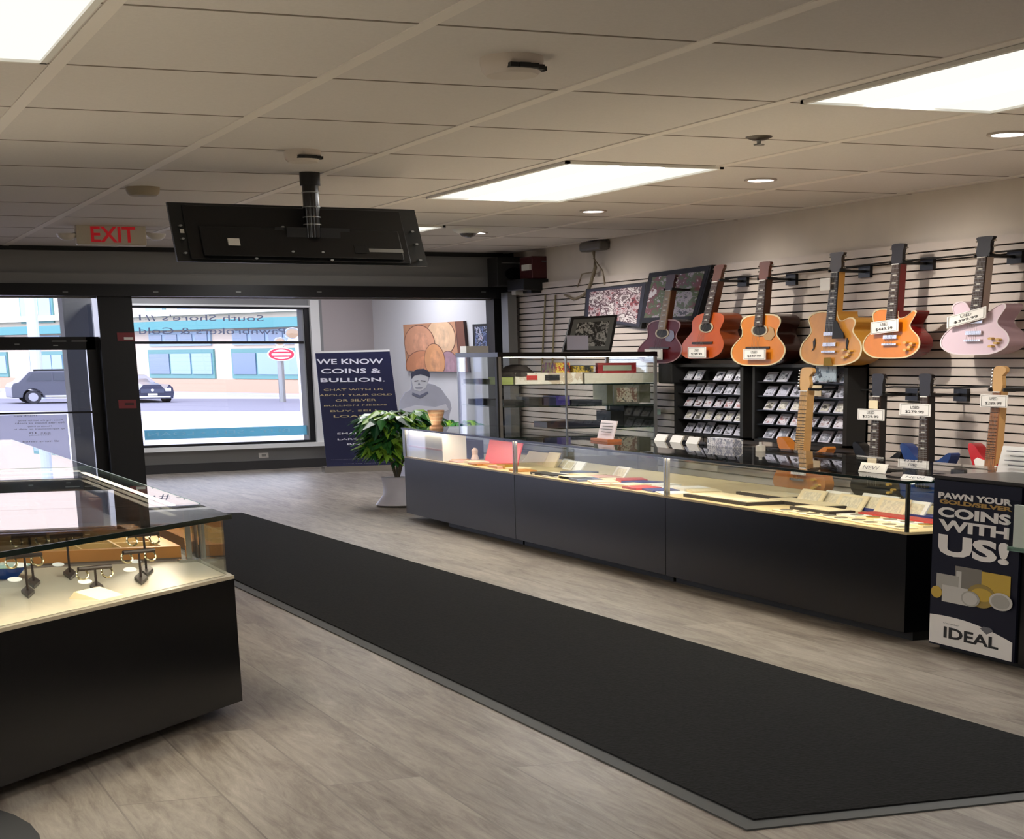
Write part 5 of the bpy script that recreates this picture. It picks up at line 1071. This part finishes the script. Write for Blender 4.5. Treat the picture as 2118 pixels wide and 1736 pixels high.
# ------------------------------------------------------------------ outside
ZG = -.5
o = MB().add([(-60, 24.9, ZG), (120, 24.9, ZG), (160, 320, ZG), (-80, 320, ZG)], [(0, 1, 2, 3)]).build('pavement', mat('pale pavement', 'a09eab', .8)); struct(o, 'pale pavement outside the shop', 'pavement')
struct(MB().box((-10, YF + .35, ZG), (12, 27, -.1)).build('trim_step', mat('step', 'a9a8b0', .8)))
r0, r1 = PZ(400, 856, ZG), PZ(400, 822, ZG); bdx = Vector((-.6, .98, 0))
g0 = PZ(615, 818, ZG); g1 = PZ(0, 806, ZG); gd = (g1 - g0).normalized()
nb = Vector((gd.y, -gd.x, 0)); nb = nb if nb.dot(Vector((0, 0, 0)) - g0) > 0 else -nb      # towards the shop
def GP(s, off, z): q = g0 + gd * s + nb * off; return Vector((q.x, q.y, z))
Lg = (g1 - g0).length
a1, a2 = PZ(300, 826, ZG), PZ(300, 853, ZG); o1 = (a1 - g0).dot(nb); o2 = (a2 - g0).dot(nb)
b = MB().hexa([PZ(-500, 824, ZG), PZ(900, 826, ZG), PZ(1000, 850, ZG), PZ(-500, 850, ZG)], (0, 0, .01)); o = b.build('road', mat('asphalt', '605f6e', .8)); struct(o, 'grey street outside', 'road')
b = MB().hexa([GP(-60, 0, ZG), GP(Lg + 60, 0, ZG), GP(Lg + 60, 3, ZG), GP(-60, 3, ZG)], (0, 0, .1)); struct(b.build('far_pavement', mat('far pavement', 'a9a7b2', .8)), 'far pavement across the street', 'pavement')
# building across the street
CRM = mat('cream stucco', 'c9b8a6', .8); PCH = mat('peach base', 'b9977f', .8); TEALA = mat('teal awning', '4b8687', .7); TEALF = mat('teal window frame', '5a8a87', .6); WPANE = mat('pale window pane', '7d97b4', .15); DPANE = mat('dim pane', '5b6f88', .15)
t = thing('cream_building', 'cream building with teal awning band across the street', 'building', GP(Lg / 2, -3, ZG))
b = MB(); b.hexa([GP(-60, 0, ZG), GP(Lg + 60, 0, ZG), GP(Lg + 60, -8, ZG), GP(-60, -8, ZG)], (0, 0, 16)); b.build('wall', CRM, t)
def GW(u, v): return PL(u, v, (g0.x, g0.y), (gd.x, gd.y))
def gs(u): return (GW(u, 750) - g0).dot(gd)
def fr(u0, u1, z0, z1, d, m, nm, par):
    s0, s1 = gs(u0), gs(u1); return MB().hexa([GP(s0, 0, z0), GP(s1, 0, z0), GP(s1, d, z0), GP(s0, d, z0)], (0, 0, z1 - z0)).build(nm, m, par)
zb1 = GW(450, 662).z; zb0 = GW(450, 681).z
MB().hexa([GP(-60, 0, zb0), GP(Lg + 60, 0, zb0), GP(Lg + 60, .9, zb0), GP(-60, .9, zb0)], (0, 0, zb1 - zb0)).build('awning', TEALA, t)
zc = GW(450, 650).z; MB().hexa([GP(-60, 0, zc), GP(Lg + 60, 0, zc), GP(Lg + 60, .4, zc), GP(-60, .4, zc)], (0, 0, .35)).build('cornice', mat('cornice', 'd2c8bd', .7), t)
zp = GW(450, 785).z; MB().hexa([GP(-60, 0, ZG), GP(Lg + 60, 0, ZG), GP(Lg + 60, .15, ZG), GP(-60, .15, ZG)], (0, 0, zp - ZG)).build('plinth', PCH, t)
zw0, zw1 = GW(450, 783).z, GW(450, 722).z
for (a, c) in ((311, 446), (483, 640), (65, 135), (-40, 18)):
    w = fr(a, c, zw0, zw1, .12, TEALF, 'shop_window', t); k = (c - a) * .025; n = 3
    for i in range(n):
        u0 = a + k + (c - a - k) * i / n; u1 = a + (c - a - k) * (i + 1) / n
        fr(u0, u1, zw0 + .25, zw1 - .25, .18, WPANE if i != 0 else DPANE, 'pane', w)
    w2 = fr(a + 4, c - 4, zw1 + .2, zb0 - .1, .12, mat('transom frame', '8fa3b4', .6), 'transom_window', t); 
    for i in range(4):
        u0 = a + 7 + (c - a - 10) * i / 4; fr(u0, u0 + (c - a) / 5.5, zw1 + .35, zb0 - .25, .16, DPANE, 'pane', w2)
zu0 = GW(450, 642).z
for (a, c) in ((313, 352), (378, 420), (488, 540), (575, 618), (55, 82), (92, 122)):
    zz = zu0 if a > 200 else GW(100, 668).z; w = fr(a, c, zz, zz + 2.6, .12, TEALF, 'upper_window', t); fr(a + 3, c - 3, zz + .15, zz + 2.4, .18, WPANE, 'pane', w)
# cars
def car(u0, u1, vbase, vroof, body, lb, kind, ang=0, nm='car'):
    p = PZ((u0 + u1) / 2, vbase, ZG + .01); q0, q1 = PZ(u0, vbase, ZG + .01), PZ(u1, vbase, ZG + .01)
    ax = (q1 - q0); Lc = ax.length; ax.normalize(); Ht = abs(PL(u0, vroof, (q0.x, q0.y), (ax.x, ax.y)).z - ZG); ax = Vector((1, ang, 0)).normalized(); ny = Vector((-ax.y, ax.x, 0))
    Wc = 3.0; c0 = p - ax * Lc / 2 + Vector((0, 0, 0))
    def at(s, w, z): return c0 + ax * s * Lc + ny * w * Wc + Vector((0, 0, z * Ht))
    t = thing(nm, lb, 'car', p)
    pr = [(0, .18), (0.0, .5), (.02, .62), (.07, .66), (.17, .97), (.24, 1.0), (.5, 1.0), (.6, .95), (.74, .66), (.93, .6), (.985, .5), (1, .3), (.99, .18)]
    wheels = (.19, .8)
    low = []
    for x in (1,):
        for wc in (.8, .19):
            low += [(wc + .1, .18)] + [(wc + .095 * math.cos(a), .18 + .28 * math.sin(a)) for a in [math.pi * k / 8 for k in range(9)]]
    MB().prism([at(s, 0, z) for s, z in pr + low], ny * Wc).build('body', body, t, bevel=.06)
    GLS = mat('car glass', '2c3240', .1)
    for sg_, off in ((0, -.004), (1, .004)):
        MB().prism([at(s, sg_ + off * 2, z) for s, z in ((.14, .7), (.2, .93), (.37, .94), (.37, .7))], ny * (-.02 if sg_ == 0 else .02)).build('side_window', GLS, t)
        MB().prism([at(s, sg_ + off * 2, z) for s, z in ((.39, .7), (.39, .94), (.55, .92), (.68, .7))], ny * (-.02 if sg_ == 0 else .02)).build('side_window', GLS, t)
    for wc in wheels:
        for sg_ in (-.01, .88):
            w = MB().disc(at(wc, sg_, .0) + Vector((0, 0, .2 * Ht)), ax * .075 * Lc, (0, 0, .2 * Ht), ny * Wc * .13, 28).build('wheel', mat('tyre', '26262c', .8), t)
            MB().disc(at(wc, sg_ - (.004 if sg_ < 0 else -.132), .0) + Vector((0, 0, .2 * Ht)), ax * .045 * Lc, (0, 0, .13 * Ht), ny * .02, 20).build('hub_cap', mat('hub', '9a9aa4', .3, .7), w)
    MB().prism([at(s, -.02, z) for s, z in ((.3, .2), (.7, .2), (.7, .25), (.3, .25))], ny * .04).build('sill_trim', mat('sill chrome', 'c9ccd6', .3), t)
    MB().tube([at(.22, .1, 1.02), at(.5, .1, 1.03)], .05, 6).build('roof_rail', BLACKM, t)
    return t, at, ax, ny, Wc, Ht
GRYC = mat('grey car paint', '4a4c58', .25, .3); NVYC = mat('navy car paint', '20253f', .2, .3)
car(45, 235, 834, 768, GRYC, 'grey SUV driving past, seen through the entrance door', 'suv')
def frontcar():
    a, c = PZ(268, 834, ZG + .01), PZ(370, 833, ZG + .01); x0, x1, y0 = a.x, c.x, a.y; ht = PY(320, 776, y0).z - ZG
    t = thing('car', 'dark navy car seen nose-on through the shop window', 'car', ((x0 + x1) / 2, y0, ZG))
    X = lambda s: x0 + (x1 - x0) * s
    pr = [(0.03, .15), (0, .35), (.02, .55), (.1, .66), (.2, .7), (.3, .98), (.36, 1.0), (.64, 1), (.7, .98), (.8, .7), (.9, .66), (.98, .55), (1, .35), (.97, .15)]
    def ring(y, k, zk): return [(X(.5 + (s - .5) * k), y, ZG + ht * z * (zk if z > .68 else 1)) for s, z in pr]
    n = len(pr); b = MB(); secs = [(y0, .93, .66), (y0 + .5, 1, .7), (y0 + 2.4, 1, .74), (y0 + 4, 1, 1), (y0 + 7.5, 1, 1), (y0 + 9, .95, .8)]
    vs = [p for s in secs for p in ring(*s)]; fs = [(i * n + k, i * n + (k + 1) % n, (i + 1) * n + (k + 1) % n, (i + 1) * n + k) for i in range(len(secs) - 1) for k in range(n)] + [tuple(range(n)), tuple(range((len(secs) - 1) * n, len(secs) * n))]
    b.add(vs, fs).build('body', NVYC, t, True)
    MB().box((X(.25), y0 - .06, ZG + ht * .36), (X(.75), y0, ZG + ht * .5)).build('grille', mat('grille', '3c4256', .3, .5), t)
    MB().box((X(.12), y0 - .05, ZG + ht * .2), (X(.88), y0, ZG + ht * .24)).build('bumper_trim', mat('car chrome', 'dfe2ec', .2, .6), t)
    MB().box((X(.4), y0 - .09, ZG + ht * .27), (X(.6), y0 - .05, ZG + ht * .34)).build('number_plate', CARD, t)
    for s in (.1, .78): MB().box((X(s), y0 - .05, ZG + ht * .42), (X(s + .12), y0 + .1, ZG + ht * .53)).build('headlight', mat('headlight', 'e4e6f0', .1), t)
    MB().disc((X(.5), y0 - .08, ZG + ht * .46), ((x1 - x0) * .035, 0, 0), (0, 0, .06), (0, .02, 0)).build('badge', CHROME, t)
    MB().hexa([(X(.24), y0 + 2.35, ZG + ht * .69), (X(.76), y0 + 2.35, ZG + ht * .69), (X(.68), y0 + 3.9, ZG + ht * .95), (X(.32), y0 + 3.9, ZG + ht * .95)], (0, -.04, .04)).build('windscreen', mat('screen glass', '5a6478', .1), t)
    for s in (.06, .82): MB().disc((X(s + .02), y0 + 1.4, ZG + ht * .17), (0, .9, 0), (0, 0, ht * .17), ((x1 - x0) * .1, 0, 0)).build('wheel', mat('tyre2', '222228', .8), t)
frontcar()
# street sign with round no-entry disc, lamp globes, poles
yS = 92
def pole(u, v0, v1, Y, r, m, nm, lb, cat):
    a = PY(u, v0, Y); o = MB().tube([(a.x, Y, ZG), (a.x, Y, a.z)], r, 12).build(nm, m); tag(o, lb, cat); return o
c = PY(582, 733, yS); t = thing('no_entry_sign', 'round red and white street sign on a grey post outside', 'sign', (c.x, yS, ZG))
rr = abs(PY(611, 733, yS).x - PY(582, 733, yS).x); rz_ = PY(582, 719, yS).z - c.z
MB().disc((c.x, yS, c.z), (rr, 0, 0), (0, 0, rz_), (0, .03, 0), 40).build('white_disc', WHITE, t)
RD = mat('sign red', 'cc2340', .5)
MB().ring((c.x, yS - .01, c.z), (rr * .9, 0, 0), (0, 0, rz_ * .9), .22, (0, .008, 0), 40).build('red_ring', RD, t)
b = MB()
for k in (.28, -.28): b.box((c.x - rr * .7, yS - .012, c.z + rz_ * (k - .12)), (c.x + rr * .7, yS - .004, c.z + rz_ * (k + .12)))
b.build('red_bar', RD, t)
MB().tube([(c.x, yS + .3, ZG), (c.x, yS + .3, c.z + .3)], .16, 12).build('post', STEEL, t)
PEACH = emis('lamp glow', (.95, .66, .48), .62)
t = thing('street_lamp', 'white street lamp with three peach globes behind the window edge', 'street lamp', (PY(612, 733, 40).x, 40, ZG))
pc0 = PY(622, 760, 40); MB().tube([(pc0.x, 40, ZG), (pc0.x, 40, pc0.z), (PY(612, 690, 40).x, 40, PY(612, 690, 40).z)], .06, 10).build('post', mat('white iron', 'd6d3d6', .5), t)
GLB = glass('globe glass', (.97, .97, .98), .05)
for u, v, r_ in ((605, 690, .15), (579, 707, .11), (630, 733, .14)):
    q = PY(u, v, 40); s_ = [(r_ * math.sin(math.pi * k / 12) * 1.15 + .001, -r_ * .8 * math.cos(math.pi * k / 12)) for k in range(13)]
    gl_ = MB().lathe(q, s_, 20).build('glass_globe', GLB, t, True)
    MB().lathe(q, [(x * .78, z * .74) for x, z in s_], 16).build('light_bulb', PEACH, gl_, True)
    MB().lathe(q - Vector((0, 0, r_ * .95)), [(r_ * .8, 0), (r_ * .7, r_ * .2)], 16).build('globe_collar', CHROME, gl_, True)
pole(53, 520, 834, 108, .3, mat('pole pale', 'b9c4d2', .5), 'utility_pole', 'pale street pole behind the door transom', 'pole')
a = PY(158, 840, 30); o = MB().box((PY(146, 840, 30).x, 30, ZG), (PY(167, 840, 30).x, 30.3, PY(158, 838, 30).z)).build('bollard', mat('bollard grey', '6c6a76', .7)); tag(o, 'square grey bollard outside the glass door', 'bollard')
a = PY(170, 930, 27.5); c = PY(203, 930, 27.5); o = MB().box((a.x, 27.5, -.1), (c.x, 28.5, PY(180, 930, 27.5).z)).build('brick_pier', mat('pink brick', 'c98f7c', .8, noise=.1, nscale=12)); tag(o, 'low pink brick pier outside beside the door frame', 'pier')
o = MB().box((PY(170, 750, 28).x, 28, -.1), (PY(181, 750, 28).x, 28.2, 2.0)).build('drain_pipe', mat('pipe white', 'd2cfda', .6)); tag(o, 'white vertical strip standing above the brick pier', 'pipe')
